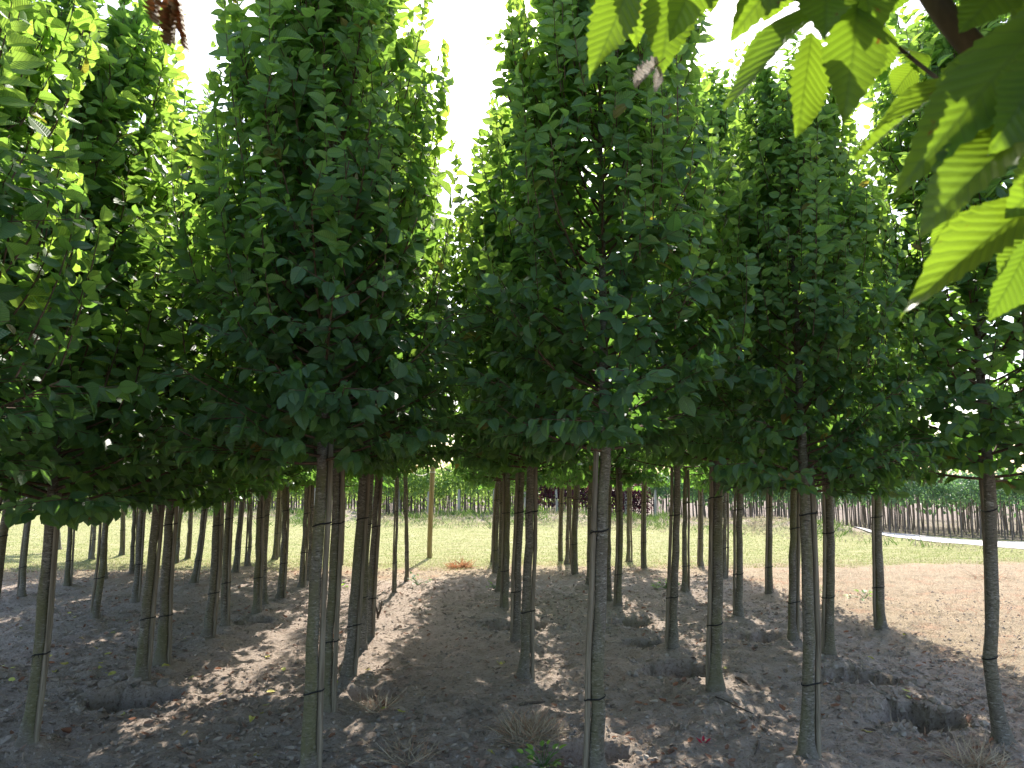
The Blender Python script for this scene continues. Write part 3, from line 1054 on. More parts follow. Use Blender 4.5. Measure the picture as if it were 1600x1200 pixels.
def overhang_tree(x, y, label, leaves, limbs, dead=()):
    zb = gz(x, y)
    root = obj("hornbeam_tree", None, None, (x, y, zb))
    tag(root, label, "tree", "hornbeam trees planted in rows")
    rr = np.random.default_rng(int(x * 100 + 500))
    zs = np.array([-.1, 0, .05, .15, .5, 1.0, 1.5, 2.0, 3.0, 4.0, 4.8])
    tb = Tubes()
    tb.add(np.stack([rr.normal(0, .008, len(zs)), rr.normal(0, .008, len(zs)), zs], -1), [.075, .07, .058, .05, .047, .044, .042, .035, .025, .014, .004], 16)
    obj("trunk", tb.build("trunk", M['bark']), root)
    C = NEAR[3]
    tv = Tubes()
    for Vt, Qt, Tt in zip(C['tubes'].V, C['tubes'].Q, C['tubes'].T):
        qx, qy, qd = project(Vt + np.array([x, y, 1.65 + zb]))
        if not np.any((qd > -.1) & (qx > -120) & (qx < W + 160) & (qy > -60) & (qy < H + 300)):
            lo = Qt.min()
            tv.V.append(Vt)
            tv.Q.append(Qt - lo + tv.n)
            tv.T.append(Tt - lo + tv.n)
            tv.n += len(Vt)
    obj("limbs", tv.build("limbs", M['twig']), root, (0, 0, 1.65))
    # crown: the leaves that stand clear of the photographer's view
    Pw = C['P'] + np.array([x, y, 1.65 + zb])
    px, py, dep = project(Pw)
    keep = ~((dep > -.1) & (px > -120) & (px < W + 160) & (py > -90) & (py < H + 300)) & (np.linalg.norm(Pw - EYE, axis=1) > .45)
    me = leaves_mesh("crown_leaves", C['T'], C['F'], C['P'][keep], C['A'][keep], C['N'][keep], C['L'][keep], C['W'][keep], C['tint'][keep], C['mat'], True)
    cr = obj("crown", me, root, (0, 0, 1.65))
    tag(cr, kind="stuff")
    R0 = np.array([x, y, zb])
    for pts, rad in limbs:
        tb = Tubes()
        P = np.array(pts) - R0
        # smooth the way through the points
        s = np.linspace(0, 1, len(P))
        ss = np.linspace(0, 1, 22)
        Ps = np.stack([np.interp(ss, s, P[:, i]) for i in range(3)], -1)
        for _ in range(3):
            Ps[1:-1] = (Ps[:-2] + Ps[1:-1] * 2 + Ps[2:]) / 4
        tb.add(Ps, np.interp(ss, s, rad), 8)
        obj("branch", tb.build("branch", M['twig']), root)
    for k, (bx, by, tx, ty, wpx, db, dt, roll, ux, uz) in enumerate(leaves):
        pb, pt = at_depth(bx, by, db), at_depth(tx, ty, dt)
        w = wpx * (db + dt) / 2 / F
        place_leaf("leaf", HERO[k % 5], root, pb, pt, w * 1.0, (ux, -1.0, uz), roll)
    for k in range(56 if leaves else 0):     # unseen leaves added above the view to shade those below
        px, py, dp = rr.uniform(1080, 1760), rr.uniform(-340, -95), rr.uniform(.52, .85)
        pb = at_depth(px, py, dp)
        pt = pb + np.array([rr.normal(0, .03), rr.normal(0, .03), -.05 + rr.normal(0, .02)])
        place_leaf("leaf", HERO[k % 5], root, pb, pb + (pt - pb) / np.linalg.norm(pt - pb) * rr.uniform(.06, .09), .05, (rr.normal(0, .4), -.6, .7), rr.normal(0, .3))
    for k, (bx, by, tx, ty, wpx, dep, mat) in enumerate(dead):
        me = hero_leaf(40 + k, M[mat], .1, .7)
        o = place_leaf("leaf", me, root, at_depth(bx, by, dep), at_depth(tx, ty, dep * 1.01), wpx * dep / F, (.5, -1.0, .2), .5)
        o["label"] = {"leaf_dead": "curled reddish brown dead leaf hanging down", "leaf_pale": "bleached fluffy dry leaf hanging from a thread"}[mat]
    return root


ad = at_depth
overhang_tree(.98, .28, "overhanging hornbeam with large sunlit leaves close to the lens", [
    (988, -28, 922, 124, 78, .74, .70, .25, .2, .3), (1052, -30, 1034, 108, 92, .74, .70, -.1, -.1, .3), (1105, -90, 1058, 40, 105, .70, .66, .1, .1, -.2),
    (975, -60, 1000, 60, 80, .78, .76, .5, .6, .2),
    (1300, 0, 1128, 166, 96, .63, .60, .35, -.3, .6), (1268, 50, 1245, 214, 84, .66, .64, -.15, .1, .1), (1340, 10, 1322, 182, 104, .60, .57, -.3, -.5, .2),
    (1250, -70, 1150, 34, 90, .66, .62, .2, .1, .2), (1215, -60, 1200, 28, 92, .68, .68, 0, 0, 0), (1330, -80, 1372, 60, 104, .62, .60, .2, .3, -.1),
    (1290, -60, 1290, 60, 110, .60, .56, .1, -.2, .2), (1385, 40, 1356, 128, 64, .72, .72, .2, .3, .3),
    (1420, 88, 1358, 84, 58, .74, .78, -.2, .2, .4), (1432, 100, 1392, 148, 56, .76, .78, .3, .1, .4), (1410, 70, 1445, 118, 60, .78, .76, .0, .3, .3),
    (1505, 118, 1338, 254, 62, .60, .56, .5, -.5, .8), (1625, 40, 1408, 286, 128, .50, .46, -.3, -.6, .4), (1660, 170, 1436, 318, 140, .47, .44, .2, -.4, .7),
    (1640, 300, 1410, 470, 96, .52, .50, .15, -.3, .5), (1612, 372, 1546, 502, 78, .56, .55, -.2, .2, .2), (1640, 10, 1468, 140, 52, .52, .50, 1.0, -.6, .8),
    (1640, 80, 1556, 236, 120, .46, .44, .0, .2, .1), (1470, 108, 1512, 162, 52, .74, .74, .1, .1, .4), (1500, 316, 1452, 388, 30, .62, .62, .8, .4, .3),
    (1620, -70, 1500, 46, 120, .56, .54, .2, .1, .3), (1560, -60, 1598, 60, 90, .58, .58, -.1, .2, .2), (1650, 330, 1560, 420, 90, .60, .60, .4, .1, .4),
    (1690, 230, 1580, 330, 110, .50, .50, -.3, -.2, .6), (1100, -120, 1120, 6, 90, .72, .70, .1, .2, .2), (1420, -90, 1395, 20, 80, .70, .7, .1, .2, .2),
], [
    ([(.98, .28, 1.45), (.80, .42, 1.66), ad(1700, 280, .57), ad(1560, 118, .58), ad(1480, 30, .60), ad(1420, -60, .64), ad(1380, -200, .70)], [.016, .014, .0125, .0105, .0095, .009, .007]),
    ([ad(1540, 190, .60), ad(1500, 150, .66), ad(1425, 92, .75), ad(1372, 48, .76), ad(1300, -20, .70), ad(1200, -70, .69), ad(1060, -80, .74), ad(960, -70, .76)], [.0022, .0021, .002, .0019, .0018, .0016, .0013, .001]),
    ([ad(1620, 180, .57), ad(1640, 260, .54), ad(1640, 330, .54), ad(1618, 380, .56)], [.003, .0025, .002, .0014]),
    ([ad(1040, 90, .70), ad(1028, 100, .70), ad(1016, 108, .71)], [.0004, .0004, .0003]),
], dead=[(1030, 98, 992, 138, 34, .71, 'leaf_pale'), (1026, 104, 1022, 144, 26, .71, 'leaf_pale')])
overhang_tree(-1.02, .25, "hornbeam beside the photographer with brown dead leaves dangling into view", [], [
    ([(-1.02, .25, 2.0), (-.7, .5, 2.25), ad(330, -190, .8), ad(285, -60, .78), ad(258, -20, .78)], [.012, .009, .004, .002, .0012]),
], dead=[(256, -40, 247, 40, 26, .78, 'leaf_dead'), (282, -30, 272, 70, 36, .78, 'leaf_dead'), (284, 0, 296, 84, 22, .78, 'leaf_dead'), (280, 10, 266, 72, 26, .77, 'leaf_dead')])

# ------------------------------------------------------------------ wooden post and string at the end of the post row
b = on_ground(671, 872)
pz = at_y(675, 722, b[1])[2]
tb = Tubes()
hz = pz - gz(b[0], b[1])
tb.add([(0, 0, -.2), (0, 0, .3), (.02, 0, hz * .6), (.045, 0, hz - .01), (.046, 0, hz)], [.052, .05, .049, .048, .044], 14)
root = obj("wooden_post", tb.build("post", M['post']), None, (b[0], b[1], gz(b[0], b[1])))
tag(root, "round tan wooden post standing alone at the far end of the alley", "post")
wz = at_y(672, 738, b[1])
tb = Tubes()
ring = np.array([(.036 + .053 * math.cos(a), .053 * math.sin(a), wz[2] - gz(b[0], b[1])) for a in np.linspace(0, 6.283, 14, endpoint=False)])
Vr, Qr = loop_tube(ring, .006, 4)
obj("wire_loop", mesh("wire_loop", Vr, None, Qr, M['wire'], smooth=True), root)
a0 = np.array([b[0] - .01, b[1], wz[2]])
a1 = at_y(632, 726, b[1] - 2.2)
pts = [a0 + (a1 - a0) * s - np.array([0, 0, .12 * math.sin(math.pi * s)]) for s in np.linspace(0, 1, 9)]
tb = Tubes()
tb.add(np.array(pts) - a0, [.006] * 9, 4)
tag(obj("pale_string", tb.build("pale_string", M['wire']), None, a0), "pale sagging string running from the wooden post to a thin tree", "string")

# ------------------------------------------------------------------ young trees in the field beyond
seg = np.linalg.norm(np.diff(FIELD, axis=0), axis=1)
cum = np.concatenate([[0], np.cumsum(seg)])


def field_at(s, off=0.0):
    p = np.array([np.interp(s, cum, FIELD[:, 0]), np.interp(s, cum, FIELD[:, 1])])
    q = np.array([np.interp(s + .3, cum, FIELD[:, 0]), np.interp(s + .3, cum, FIELD[:, 1])])
    d = (q - p) / max(np.linalg.norm(q - p), 1e-6)
    return p + np.array([-d[1], d[0]]) * off


def clump(seed, n, rx, hz, z0, leaf, mat, bottom=.9):
    r = np.random.default_rng(seed)
    u = r.normal(0, 1, (n, 3))
    u = norm(u) * r.random((n, 1)) ** .4
    lump = 1 + .35 * np.sin(u[:, 2:3] * 7 + seed) * np.cos(u[:, 0:1] * 5 + seed)
    P = u * np.array([rx, rx, hz]) * lump + np.array([0, 0, z0 + hz * bottom])
    A = norm(u + r.normal(0, .8, (n, 3)) + np.array([0, 0, -.2]))
    N = norm(r.normal(0, .6, (n, 3)) + np.array([0, 0, .8]) + u * .5)
    L = leaf * r.uniform(.7, 1.3, n)
    tint = np.stack([np.clip(r.normal(.3, .25, n), 0, 1), r.random(n), np.zeros(n)], -1)
    return P, A, N, L, tint


YC = {}
for nm, mat, n, rx, hz, leaf in (('green', 'leaf_young', 300, .30, .66, .10), ('silver', 'leaf_silver', 260, .24, .42, .085), ('low', 'leaf_silver', 220, .22, .42, .08), ('purple', 'leaf_purple', 320, .26, .6, .085)):
    YC[nm] = []
    for k in range(4):
        P, A, N, L, tint = clump(60 + k * 3 + len(nm), n, rx, hz, .62 if nm == 'purple' else .9, leaf, mat)
        YC[nm].append(leaves_mesh("young_crown", T_LO, F_LO, P, A, N, L, L * .6, tint, M[mat]))
P, A, N, L, tint = clump(5, 700, .30, .85, 0, .09, 'leaf_purple', 1.0)
YCOL = leaves_mesh("purple_column", T_LO, F_LO, P, A, N, L, L * .6, tint, M['leaf_purple'])
YS = []
for k in range(4):
    r = np.random.default_rng(k)
    tb = Tubes()
    tb.add([(0, 0, -.1), (r.normal(0, .01), 0, .35), (r.normal(0, .015), 0, .8), (r.normal(0, .02), 0, 1.25)], [.021, .018, .016, .012], 6)
    YS.append(tb.build("young_stem", M['stem']))
YLAB = {'green': "bright green young tree in the dense row beyond the meadow", 'silver': "silvery green young tree in the dense row beyond the meadow",
        'low': "low green young tree in the planted field behind the gravel road", 'purple': "purple leaved young tree in the dense row beyond the meadow"}
s = 1.0
rr = np.random.default_rng(4)
while s < cum[-1] - .5:
    p = field_at(s, rr.normal(0, .05))
    px = float(project(np.array([[p[0], p[1], .5]]))[0][0])
    step = rr.uniform(.13, .22) if px < 1200 else rr.uniform(.17, .27)
    if -30 < px < 1640:
        z = gz(p[0], p[1])
        if px < 836:
            kind = 'green'
        elif px < 1012:
            kind = 'purple'
        elif px < 1445:
            kind = 'silver'
        else:
            kind = 'low'
        if 958 < px < 1012:
            o = obj("purple_column_tree", None, None, (p[0], p[1], z))
            o.rotation_euler.z = rr.uniform(0, 6)
            tag(obj("crown", YCOL, o), kind="stuff")
            obj("stem", YS[0], o)
            tag(o, "dark purple young tree leafy down to the ground, in the field row", "tree", "purple columns in the field row")
            step = .34
        else:
            root = obj("young_tree", None, None, (p[0], p[1], z))
            k = int(rr.integers(4))
            st = obj("stem", YS[k], root)
            st.rotation_euler = (rr.normal(0, .03), rr.normal(0, .035), rr.uniform(0, 6))
            sc = rr.uniform(.9, 1.1)
            st.scale = (sc * rr.uniform(.8, 1.25), sc, 1)
            cr = obj("crown", YC[kind][int(rr.integers(4))], root)
            cr.rotation_euler.z = rr.uniform(0, 6)
            cr.scale = (rr.uniform(.85, 1.15), rr.uniform(.85, 1.15), rr.uniform(.9, 1.12))
            tag(cr, kind="stuff")
            tag(root, YLAB[kind], "tree", kind + " young trees along the field edge")
    s += step
# pale posts in that row
s, k = 14.0, 0
while s < 46:
    p = field_at(s, -.14)
    px = float(project(np.array([[p[0], p[1], .5]]))[0][0])
    if 0 < px < 1080:
        tb = Tubes()
        hh = 1.12 + .08 * math.sin(k * 2.1)
        tb.add([(0, 0, -.2), (.01, 0, .5), (.02 * math.sin(k), 0, hh)], [.052, .05, .048], 8)
        tag(obj("pale_post", tb.build("pale_post", M['palepost']), None, (p[0], p[1], gz(p[0], p[1]))),
            "pale upright post in the dense row of young trees", "post", "pale posts along the field edge")
    s += 1.12 if k % 3 else 1.3
    k += 1
# rows further back, one mass
tb = Tubes()
LP, LA, LN, LL, LT = [], [], [], [], []
SP, SA, SN, SL, ST = [], [], [], [], []
for row in range(1, 8):
    off = row * 1.0 + (row > 4) * (row - 4) * 3
    s = .5
    while s < cum[-1]:
        p = field_at(s, off)
        px = float(project(np.array([[p[0], p[1], .5]]))[0][0])
        if -60 < px < 1700:
            z = 0.0
            tb.add([(p[0], p[1], z), (p[0] + rr.normal(0, .03), p[1], z + 1.1)], [.02, .016], 3, cap=False)
            g = px < 1012
            n = 22 if row < 4 else 34
            lowz = .9 if row < 3 else (.25 if px < 1012 else .55)
            P, A, N, L, tint = clump(int(s * 31 + row), n, .3 if px < 836 else .24, (.62 if px < 836 else .45) + (.9 - lowz) / 2, lowz, .16, None)
            dst = (LP, LA, LN, LL, LT) if g else (SP, SA, SN, SL, ST)
            for q, v in zip(dst, (P + np.array([p[0], p[1], z]), A, N, L, tint)):
                q.append(v)
        s += (.14 if row < 4 else .3) if row < 5 else .5
cc = lambda q: np.concatenate(q)
o = obj("nursery_field_stems", tb.build("field_stems", M['stem']))
tag(o, "brown stems of the young trees planted deeper in the field", "tree stems", kind="stuff")
o = obj("nursery_field_foliage", leaves_mesh("field_foliage", T_LO, F_LO, cc(LP), cc(LA), cc(LN), cc(LL), cc(LL) * .65, cc(LT), M['leaf_young']))
tag(o, "green foliage of the young trees planted deeper in the field", "foliage", kind="stuff")
o = obj("nursery_field_foliage", leaves_mesh("field_silver_foliage", T_LO, F_LO, cc(SP), cc(SA), cc(SN), cc(SL), cc(SL) * .65, cc(ST), M['leaf_silver']))
tag(o, "silvery foliage of the young trees planted deeper in the field", "foliage", kind="stuff")

# ------------------------------------------------------------------ what lies and grows on the ground
T_BL = np.array([(-.5, 0, 0), (.5, 0, 0), (-.36, .5, .05), (.36, .5, .05), (0, 1, -.03)])
F_BL = np.array([(0, 1, 3), (0, 3, 2), (2, 3, 4)])
T_CL = np.array([(-.42, .1, .10), (.42, .12, .16), (0, 0, 0), (0, .55, -.02), (-.38, .62, .20), (.40, .6, .08), (.05, 1, .16)])   # curled dry leaf
F_CL = np.array([(2, 3, 0), (0, 3, 4), (2, 1, 3), (1, 5, 3), (3, 5, 6), (3, 6, 4)])


def wedge(n, d0, d1, seed, xmax=9.0, power=1.0):
    """random points on the ground inside the view, denser near the camera for power < 1"""
    r = np.random.default_rng(seed)
    u = r.random(n)
    y = d0 + (d1 - d0) * u ** power
    px = r.uniform(-40, W + 40, n)
    x = (px - VPX) / F * y
    return x, y, r


def pit_mask(x, y, f=1.2):
    m = np.zeros(len(x), bool)
    for a, b_, r0, dd in PITG:
        m |= np.hypot((x - a) / 1.25, y - b_) < r0 * f
    return m


def lying(x, y, r, tilt, lift=.002):
    n = len(x)
    az = r.uniform(0, 2 * math.pi, n)
    e = .02
    z = ground_z(x, y)
    zx, zy = (ground_z(x + e, y, False) - ground_z(x - e, y, False)) / (2 * e), (ground_z(x, y + e, False) - ground_z(x, y - e, False)) / (2 * e)
    N = norm(np.stack([-zx, -zy, np.ones(n)], -1) + r.normal(0, tilt, (n, 3)))
    A = np.stack([np.cos(az), np.sin(az), np.cos(az) * zx + np.sin(az) * zy + np.abs(r.normal(0, tilt * .7, n))], -1)
    return np.stack([x, y, z + lift], -1), A, N


# brown leaf litter
x, y, r = wedge(15500, 3.3, 13.5, 21, power=1.15)
dens = .35 + .9 * (fbm(x * .9, y * .9, 61, 3) + .25) + .25 * (x < -1)
k = (r.random(len(x)) < dens) & (x < 4.6)
x, y = x[k], y[k]
P, A, N = lying(x, y, r, .32, .004)
L = r.uniform(.025, .07, len(x))
tint = np.stack([r.random(len(x)) ** .8, np.where(r.random(len(x)) < .25, r.random(len(x)), 0), np.zeros(len(x))], -1)
tag(obj("leaf_litter", leaves_mesh("leaf_litter", T_CL, F_CL, P, A, N, L, L * r.uniform(.45, .75, len(x)), tint, M['litter'])),
    "curled brown dead leaves scattered over the bare soil", "leaf litter", kind="stuff")
# straw stems on the soil
x, y, r = wedge(26000, 3.3, 12.8, 22, power=1.1)
k = r.random(len(x)) < np.clip(.3 + .22 * x + .5 * fbm(x * 1.2, y * 1.2, 67, 3), .06, 1)
x, y = x[k], y[k]
P, A, N = lying(x, y, r, .22, .004)
L = r.uniform(.03, .13, len(x))
tint = np.stack([r.random(len(x)), np.where(r.random(len(x)) < .2, .7, 0), np.zeros(len(x))], -1)
tag(obj("straw_litter", leaves_mesh("straw_litter", T_BL, F_BL, P, A, N, L, r.uniform(.0025, .006, len(x)), tint, M['straw'])),
    "thin dry straw stems strewn over the bare soil", "straw", kind="stuff")
# soil crumbs
x, y, r = wedge(17000, 3.2, 10.5, 23, power=1.2)
n = len(x)
T_OC = np.array([(1, 0, 0), (0, 1, 0), (-1, 0, 0), (0, -1, 0), (0, 0, .8), (0, 0, -.6)])
F_OC = np.array([(0, 1, 4), (1, 2, 4), (2, 3, 4), (3, 0, 4)])
P, A, N = lying(x, y, r, .4, .0)
sz = .004 + .017 * r.random(n) ** 3
sz = np.where(pit_mask(x, y, 1.7), sz * 1.7, sz)
tint = np.stack([r.random(n), np.where(r.random(n) < .12, .8, 0), np.zeros(n)], -1)
tag(obj("soil_crumbs", leaves_mesh("soil_crumbs", T_OC, F_OC, P, A, N, sz, sz * r.uniform(.8, 1.3, n), tint, M['clod'])),
    "small crumbs of dry soil scattered over the ground", "soil crumbs", kind="stuff")
# dry reddish weed stalks of the sunny strip
r = np.random.default_rng(24)
n = 40000
x = r.uniform(-13, 13, n)
y = r.uniform(4.5, 14.2, n)
k = ((x > 4.0 + r.normal(0, .35, n)) | (y > 11.7 + r.normal(0, .5, n))) & (np.abs(x) < y * .86 + .5)
x, y = x[k], y[k]
n = len(x)
P, A, N = lying(x, y, r, .35, .0)
A = A + np.array([0, 0, 1.0]) * (r.random((n, 1)) ** 2 * 1.6)
L = r.uniform(.05, .15, n)
red = np.clip((fbm(x * .8, y * .8, 71, 3) + .05) * 2.5, 0, 1) * r.random(n)
tint = np.stack([r.random(n), red, np.zeros(n)], -1)
tag(obj("dry_weed_stubble", leaves_mesh("dry_weed_stubble", T_BL, F_BL, P, A, N, L, r.uniform(.0025, .006, n), tint, M['redstraw'])),
    "pinkish dry weed stubble covering the sunlit ground", "stubble", kind="stuff")
# mown meadow
n = 90000
y = 13.0 + 14 * r.random(n) ** 1.3
x = (r.uniform(-60, W + 60, n) - VPX) / F * y
k = (y + fbm(x * .9, y * .9, 81, 3) * 1.3 > 13.3) & ((poly_dist(x, y, FIELD) > 3.1 + .8 * fbm(x * .8, y * .8, 5, 3)) | (x > 11)) & (np.abs(poly_dist(x, y, ROADP)) > 1.15)
x, y = x[k], y[k]
n = len(x)
P = np.stack([x, y, ground_z(x, y, False)], -1)
A = np.stack([r.normal(0, .5, n), r.normal(0, .5, n), np.full(n, .8)], -1)
N = norm(r.normal(0, 1, (n, 3)))
patch = np.clip(fbm(x * .35, y * 1.1, 83, 3) * 1.4 + .45, 0, 1)
tint = np.stack([patch * r.random(n) * 1.2, np.where(r.random(n) < .25 + .3 * patch, r.random(n), 0), np.zeros(n)], -1)
tag(obj("meadow_grass", leaves_mesh("meadow_grass", T_BL, F_BL, P, A, N, r.uniform(.02, .045, n), r.uniform(.006, .011, n), tint, M['meadow'])),
    "short yellowish green mown grass of the meadow strip", "grass", kind="stuff")
# weedy bank before the field
n = 34000
s_ = r.uniform(0, cum[-1], n)
off = -np.clip(r.normal(1.9, .85, n), .1, 3.9)
pp = np.array([field_at(a, b_) for a, b_ in zip(s_, off)])
x, y = pp[:, 0], pp[:, 1]
k = (np.abs(poly_dist(x, y, ROADP)) > 1.25) & (x < 11.6)
x, y = x[k], y[k]
n = len(x)
P = np.stack([x, y, ground_z(x, y, False)], -1)
A = np.stack([r.normal(0, .6, n), r.normal(0, .6, n), np.full(n, .7)], -1)
dry = np.clip(fbm(x * .7, y * .7, 91, 3) * 3 + .5, 0, 1)
tint = np.stack([r.random(n), np.where(r.random(n) < dry, .5 + .5 * r.random(n), 0), np.zeros(n)], -1)
tag(obj("bank_weeds", leaves_mesh("bank_weeds", T_BL, F_BL, P, A, norm(r.normal(0, 1, (n, 3))), r.uniform(.10, .30, n) * (1.2 - .75 * dry), r.uniform(.012, .03, n), tint, M['bermweed'])),
    "green and straw coloured weeds on the low bank before the field", "weeds", kind="stuff")

# yellow fallen leaves, one by one
YL = []
for q in range(5):
    rr2 = np.random.default_rng(q)
    T2 = T_HI.copy()
    T2[:, 2] = T2[:, 2] * rr2.uniform(-1.2, 2.2) + rr2.normal(0, .03, len(T2))
    YL.append(leaves_mesh("fallen_leaf", T2, F_HI, np.zeros((1, 3)), np.array([[0, 1.0, 0]]), np.array([[0, 0, 1.0]]), np.ones(1), np.array([.62]),
                          np.array([[rr2.random(), rr2.random(), .35 * (q == 3)]]), M['yellow']))
for q, (px, py) in enumerate([(5, 1037), (24, 1042), (80, 1024), (108, 1036), (85, 1052), (24, 1063), (69, 1102), (162, 1028), (164, 1039), (159, 1048), (168, 1054), (181, 1054), (137, 1053), (153, 1016),
                              (115, 975), (202, 972), (108, 964), (193, 1116), (284, 1147), (252, 1051), (269, 1071), (416, 1081), (422, 1098), (417, 1107), (570, 1049), (519, 1069), (595, 1107), (634, 1117),
                              (402, 1173), (415, 1027), (443, 1048), (782, 1040), (786, 1046), (888, 1062), (760, 1171), (1412, 997), (1415, 1092), (1424, 1090), (1346, 1139), (1356, 1032), (1276, 986), (1131, 1050),
                              (60, 1010), (130, 1000), (215, 1010), (180, 990), (290, 1000), (300, 1060), (345, 1085), (395, 1120), (36, 985), (250, 975)]):
    g = on_ground(px, py)
    rr2 = np.random.default_rng(q + 50)
    o = obj("fallen_leaf", YL[q % 5], None, (g[0], g[1], gz(g[0], g[1]) + .012))
    o.rotation_euler = (rr2.normal(0, .3), rr2.normal(0, .3), rr2.uniform(0, 6.28))
    o.scale = (rr2.uniform(.055, .075),) * 3
    tag(o, "yellow fallen leaf lying on the bare soil between the trunks", "leaf", "yellow fallen leaves on the soil")


def tuft(px, py, n, rad, hgt, seed, label, green=0.0, mat='straw', wid=.0048, cat="grass tuft", name="dry_grass_tuft"):
    g = on_ground(px, py)
    r = np.random.default_rng(seed)
    th = r.uniform(0, 6.283, n)
    rd = rad * r.random(n) ** .8 * .6
    P = np.stack([rd * np.cos(th), rd * np.sin(th), np.zeros(n)], -1)
    P[:, 2] = ground_z(P[:, 0] + g[0], P[:, 1] + g[1]) - gz(g[0], g[1])
    A = np.stack([np.cos(th + r.normal(0, 1.1, n)), np.sin(th + r.normal(0, 1.1, n)), r.uniform(.0, 1.2, n) ** 2.0], -1)
    L = hgt * r.uniform(.4, 1.15, n)
    tint = np.stack([r.random(n), np.where(r.random(n) < .25, .8, 0), np.zeros(n)], -1)
    o = obj(name, leaves_mesh(name, T_BL, F_BL, P, A, norm(r.normal(0, 1, (n, 3)) + np.array([0, 0, .6])), L, wid * r.uniform(.6, 1.4, n), tint, M[mat]), None, (g[0], g[1], gz(g[0], g[1])))
    return tag(o, label, cat)


tuft(828, 1148, 800, .30, .17, 1, "large sunlit tuft of dry straw grass beside the pale trunk")
tuft(590, 1105, 150, .20, .22, 2, "thin tuft of dry grass at the foot of the second post-row trunk")
tuft(640, 1180, 130, .24, .22, 3, "loose dry grass tuft at the front of the alley")
tuft(1528, 1190, 320, .24, .20, 4, "dense dry grass tuft in front of the bent trunk")
tuft(720, 886, 150, .34, .24, 5, "orange withered weed patch at the far end of the alley", mat='orange', wid=.022, name="withered_weed_plant", cat="weed")
tuft(1440, 1128, 60, .22, .16, 6, "few dry stems hanging over the rim of the nearest big pit")
tuft(1550, 905, 120, .5, .25, 8, "reddish dry weeds standing in the sunny strip", mat='redstraw', wid=.006, name="dry_weed_plant", cat="weed")
tuft(1330, 1060, 60, .25, .2, 9, "sparse dry stems around the pit behind the nearest big pit")


def weed(px, py, n, rad, leaf, seed, label, mat='weed'):
    g = on_ground(px, py)
    r = np.random.default_rng(seed)
    root = obj("weed_plant", None, None, (g[0], g[1], gz(g[0], g[1])))
    tag(root, label, "weed")
    tb = Tubes()
    for q in range(n):
        th = q * 2.4 + r.normal(0, .3)
        el = r.uniform(.1, .95)
        ln = rad * r.uniform(.4, 1.0)
        e = np.array([math.cos(th) * math.cos(el), math.sin(th) * math.cos(el), math.sin(el)]) * ln
        tb.add([(0, 0, 0), e * .5 + (0, 0, .01), e], [.0025, .002, .0012], 4)
        a = norm(e + np.array([0, 0, -.3 * ln]))
        nn = np.array([0, 0, 1.0]) + r.normal(0, .3, 3)
        nn = nn - a * (nn @ a)
        nn /= np.linalg.norm(nn)
        xx = np.cross(a, nn)
        l = leaf * r.uniform(.6, 1.2)
        o = obj("leaf", WEEDM[q % 3] if mat == 'weed' else WEEDM[3], root)
        o.matrix_local = Matrix(((xx[0] * l, a[0] * l, nn[0] * l, e[0]), (xx[1] * l, a[1] * l, nn[1] * l, e[1]), (xx[2] * l, a[2] * l, nn[2] * l, e[2]), (0, 0, 0, 1)))
    obj("stalks", tb.build("stalks", M['weed']), root)


WEEDM = [leaves_mesh("weed_leaf", T_HI, F_HI, np.zeros((1, 3)), np.array([[0, 1.0, 0]]), np.array([[0, 0, 1.0]]), np.ones(1), np.array([.6]), np.array([[a, .5, 0]]), M['weed']) for a in (.1, .4, .9)]
WEEDM.append(leaves_mesh("weed_leaf", T_HI, F_HI, np.zeros((1, 3)), np.array([[0, 1.0, 0]]), np.array([[0, 0, 1.0]]), np.ones(1), np.array([.6]), np.array([[.2, .7, 0]]), M['leaf_silver']))
weed(848, 1192, 26, .15, .055, 1, "small leafy green weed growing in the shallow pit by the pale trunk")
weed(1040, 919, 34, .22, .07, 2, "bushy bright green weed under the trees among the pits")
weed(652, 917, 22, .22, .07, 3, "bluish green low weed at the alley's far end", 'silver')
weed(772, 918, 14, .14, .06, 4, "small green weed at the feet of the alley row")
weed(1350, 934, 18, .22, .07, 5, "pale green weed patch in the sunny strip behind the trunks")
weed(530, 920, 12, .14, .06, 6, "small green weed behind the post-row trunks")
weed(1275, 930, 14, .18, .07, 7, "low green weed at the border of the sunny strip")

# sticks, stub, clods, scrap
for q, (x0, y0, x1, y1, rad, label) in enumerate([(812, 1104, 852, 1098, .010, "short dark stick lying by the middle alley trunk"), (1150, 1064, 1172, 1073, .014, "short thick stick right of the thick mossy trunk"),
                                                  (1118, 1097, 1176, 1115, .006, "long thin twig lying in front of the thick mossy trunk"), (150, 1130, 185, 1112, .006, "dry twig beside the cracked pit"),
                                                  (1350, 1134, 1378, 1142, .006, "thin twig before the nearest big pit"), (1185, 1160, 1179, 1176, .006, "pale twig standing in the soil near the front")]):
    a, b = on_ground(x0, y0), on_ground(x1, y1)
    a[2], b[2] = gz(a[0], a[1]) + rad, gz(b[0], b[1]) + rad
    m = (a + b) / 2
    m[2] = gz(m[0], m[1]) + rad * 1.5
    pts = np.array([a, a + (m - a) * .55 + (0, 0, rad * .4), m, m + (b - m) * .5, b])
    pts[1:4, 1] += np.random.default_rng(q).normal(0, .012, 3)
    pts -= a
    tb = Tubes()
    tb.add(pts, np.array([.8, 1, 1.05, .9, .5]) * rad, 7)
    tag(obj("stick", tb.build("stick", M['stick']), None, a), label, "stick")
g = on_ground(590, 966)
tb = Tubes()
tb.add([(0, 0, -.05), (0, 0, .04), (-.02, 0, .13)], [.016, .014, .011], 8)
tb.add([(.005, 0, .02), (.03, .0, .09), (.045, 0, .19)], [.012, .011, .009], 8)
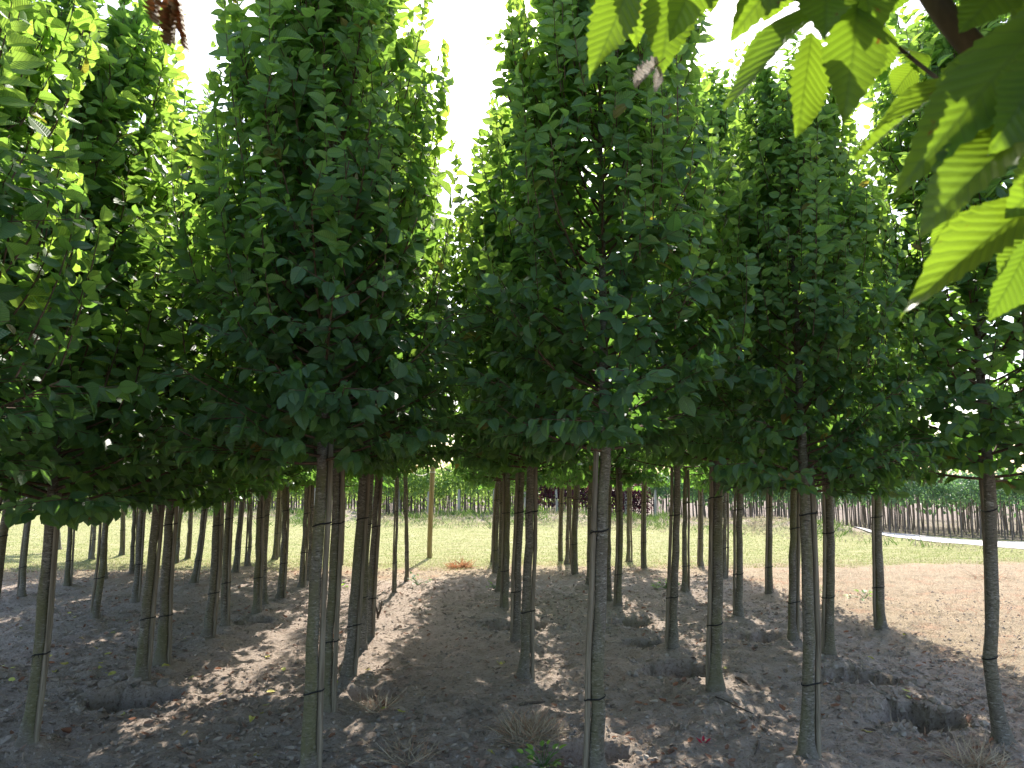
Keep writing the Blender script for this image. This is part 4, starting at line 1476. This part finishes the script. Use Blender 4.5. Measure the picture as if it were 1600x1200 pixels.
tag(obj("cut_stub", tb.build("cut_stub", M['stick']), None, (g[0], g[1], gz(g[0], g[1]))), "small forked cut stub standing in the soil", "stub")


def clod(px, py, size, seed, label):
    g = on_ground(px, py)
    r = np.random.default_rng(seed)
    n, m = 8, 12
    V = []
    for i in range(n + 1):
        for j in range(m):
            a, e = j / m * 2 * math.pi, -math.pi / 2 + i / n * math.pi
            d = np.array([math.cos(e) * math.cos(a), math.cos(e) * math.sin(a), math.sin(e)])
            k = 1 + .55 * float(fbm(np.array([d[0] * 1.7 + seed * 3.1 + d[2]]), np.array([d[1] * 1.7 + d[2] * 1.3]), seed, 4)[0])
            V.append(d * k * size * np.array([1.2, .9, .7]))
    i = np.arange(n)[:, None] * m
    j = np.arange(m)[None]
    Q = np.stack([i + j, i + (j + 1) % m, i + m + (j + 1) % m, i + m + j], -1).reshape(-1, 4)
    o = obj("soil_clod", mesh("soil_clod", V, None, Q, M['clodbig'], smooth=False), None, (g[0], g[1], gz(g[0], g[1]) + size * .25))
    o.rotation_euler.z = r.uniform(0, 6)
    return tag(o, label, "soil clod", "soil clods on the pit rims")


for q, (px, py, sz) in enumerate([(188, 1070, .045), (166, 1078, .05), (150, 1090, .035), (176, 1086, .06), (226, 1082, .07), (246, 1080, .06), (258, 1074, .05), (210, 1074, .05), (134, 1096, .03), (118, 1110, .035)]):
    clod(px, py, sz, q, "rough soil clod on the rim of the cracked pit")
for q, (px, py, sz) in enumerate([(1400, 1102, .035), (1460, 1100, .04), (1476, 1112, .035), (1478, 1135, .03)]):
    clod(px, py, sz, q + 20, "soil clod on the rim of the nearest big pit")
clod(12, 1160, .06, 33, "rounded soil clod beside the leaning trunk in the corner")
g = on_ground(1099, 1157)
P = np.array([(np.cos(a) * .018, np.sin(a) * .018, .004) for a in np.arange(5) * 1.26])
o = obj("red_plastic_scrap", leaves_mesh("red_scrap", T_CL, F_CL, P, P + np.array([0, 0, .006]), np.tile([[0, 0, 1.0]], (5, 1)), np.full(5, .04), np.full(5, .022), np.zeros((5, 3)), M['redscrap']), None, (g[0], g[1], gz(g[0], g[1]) + .004))
tag(o, "small crumpled red plastic scrap lying on the front soil", "scrap")
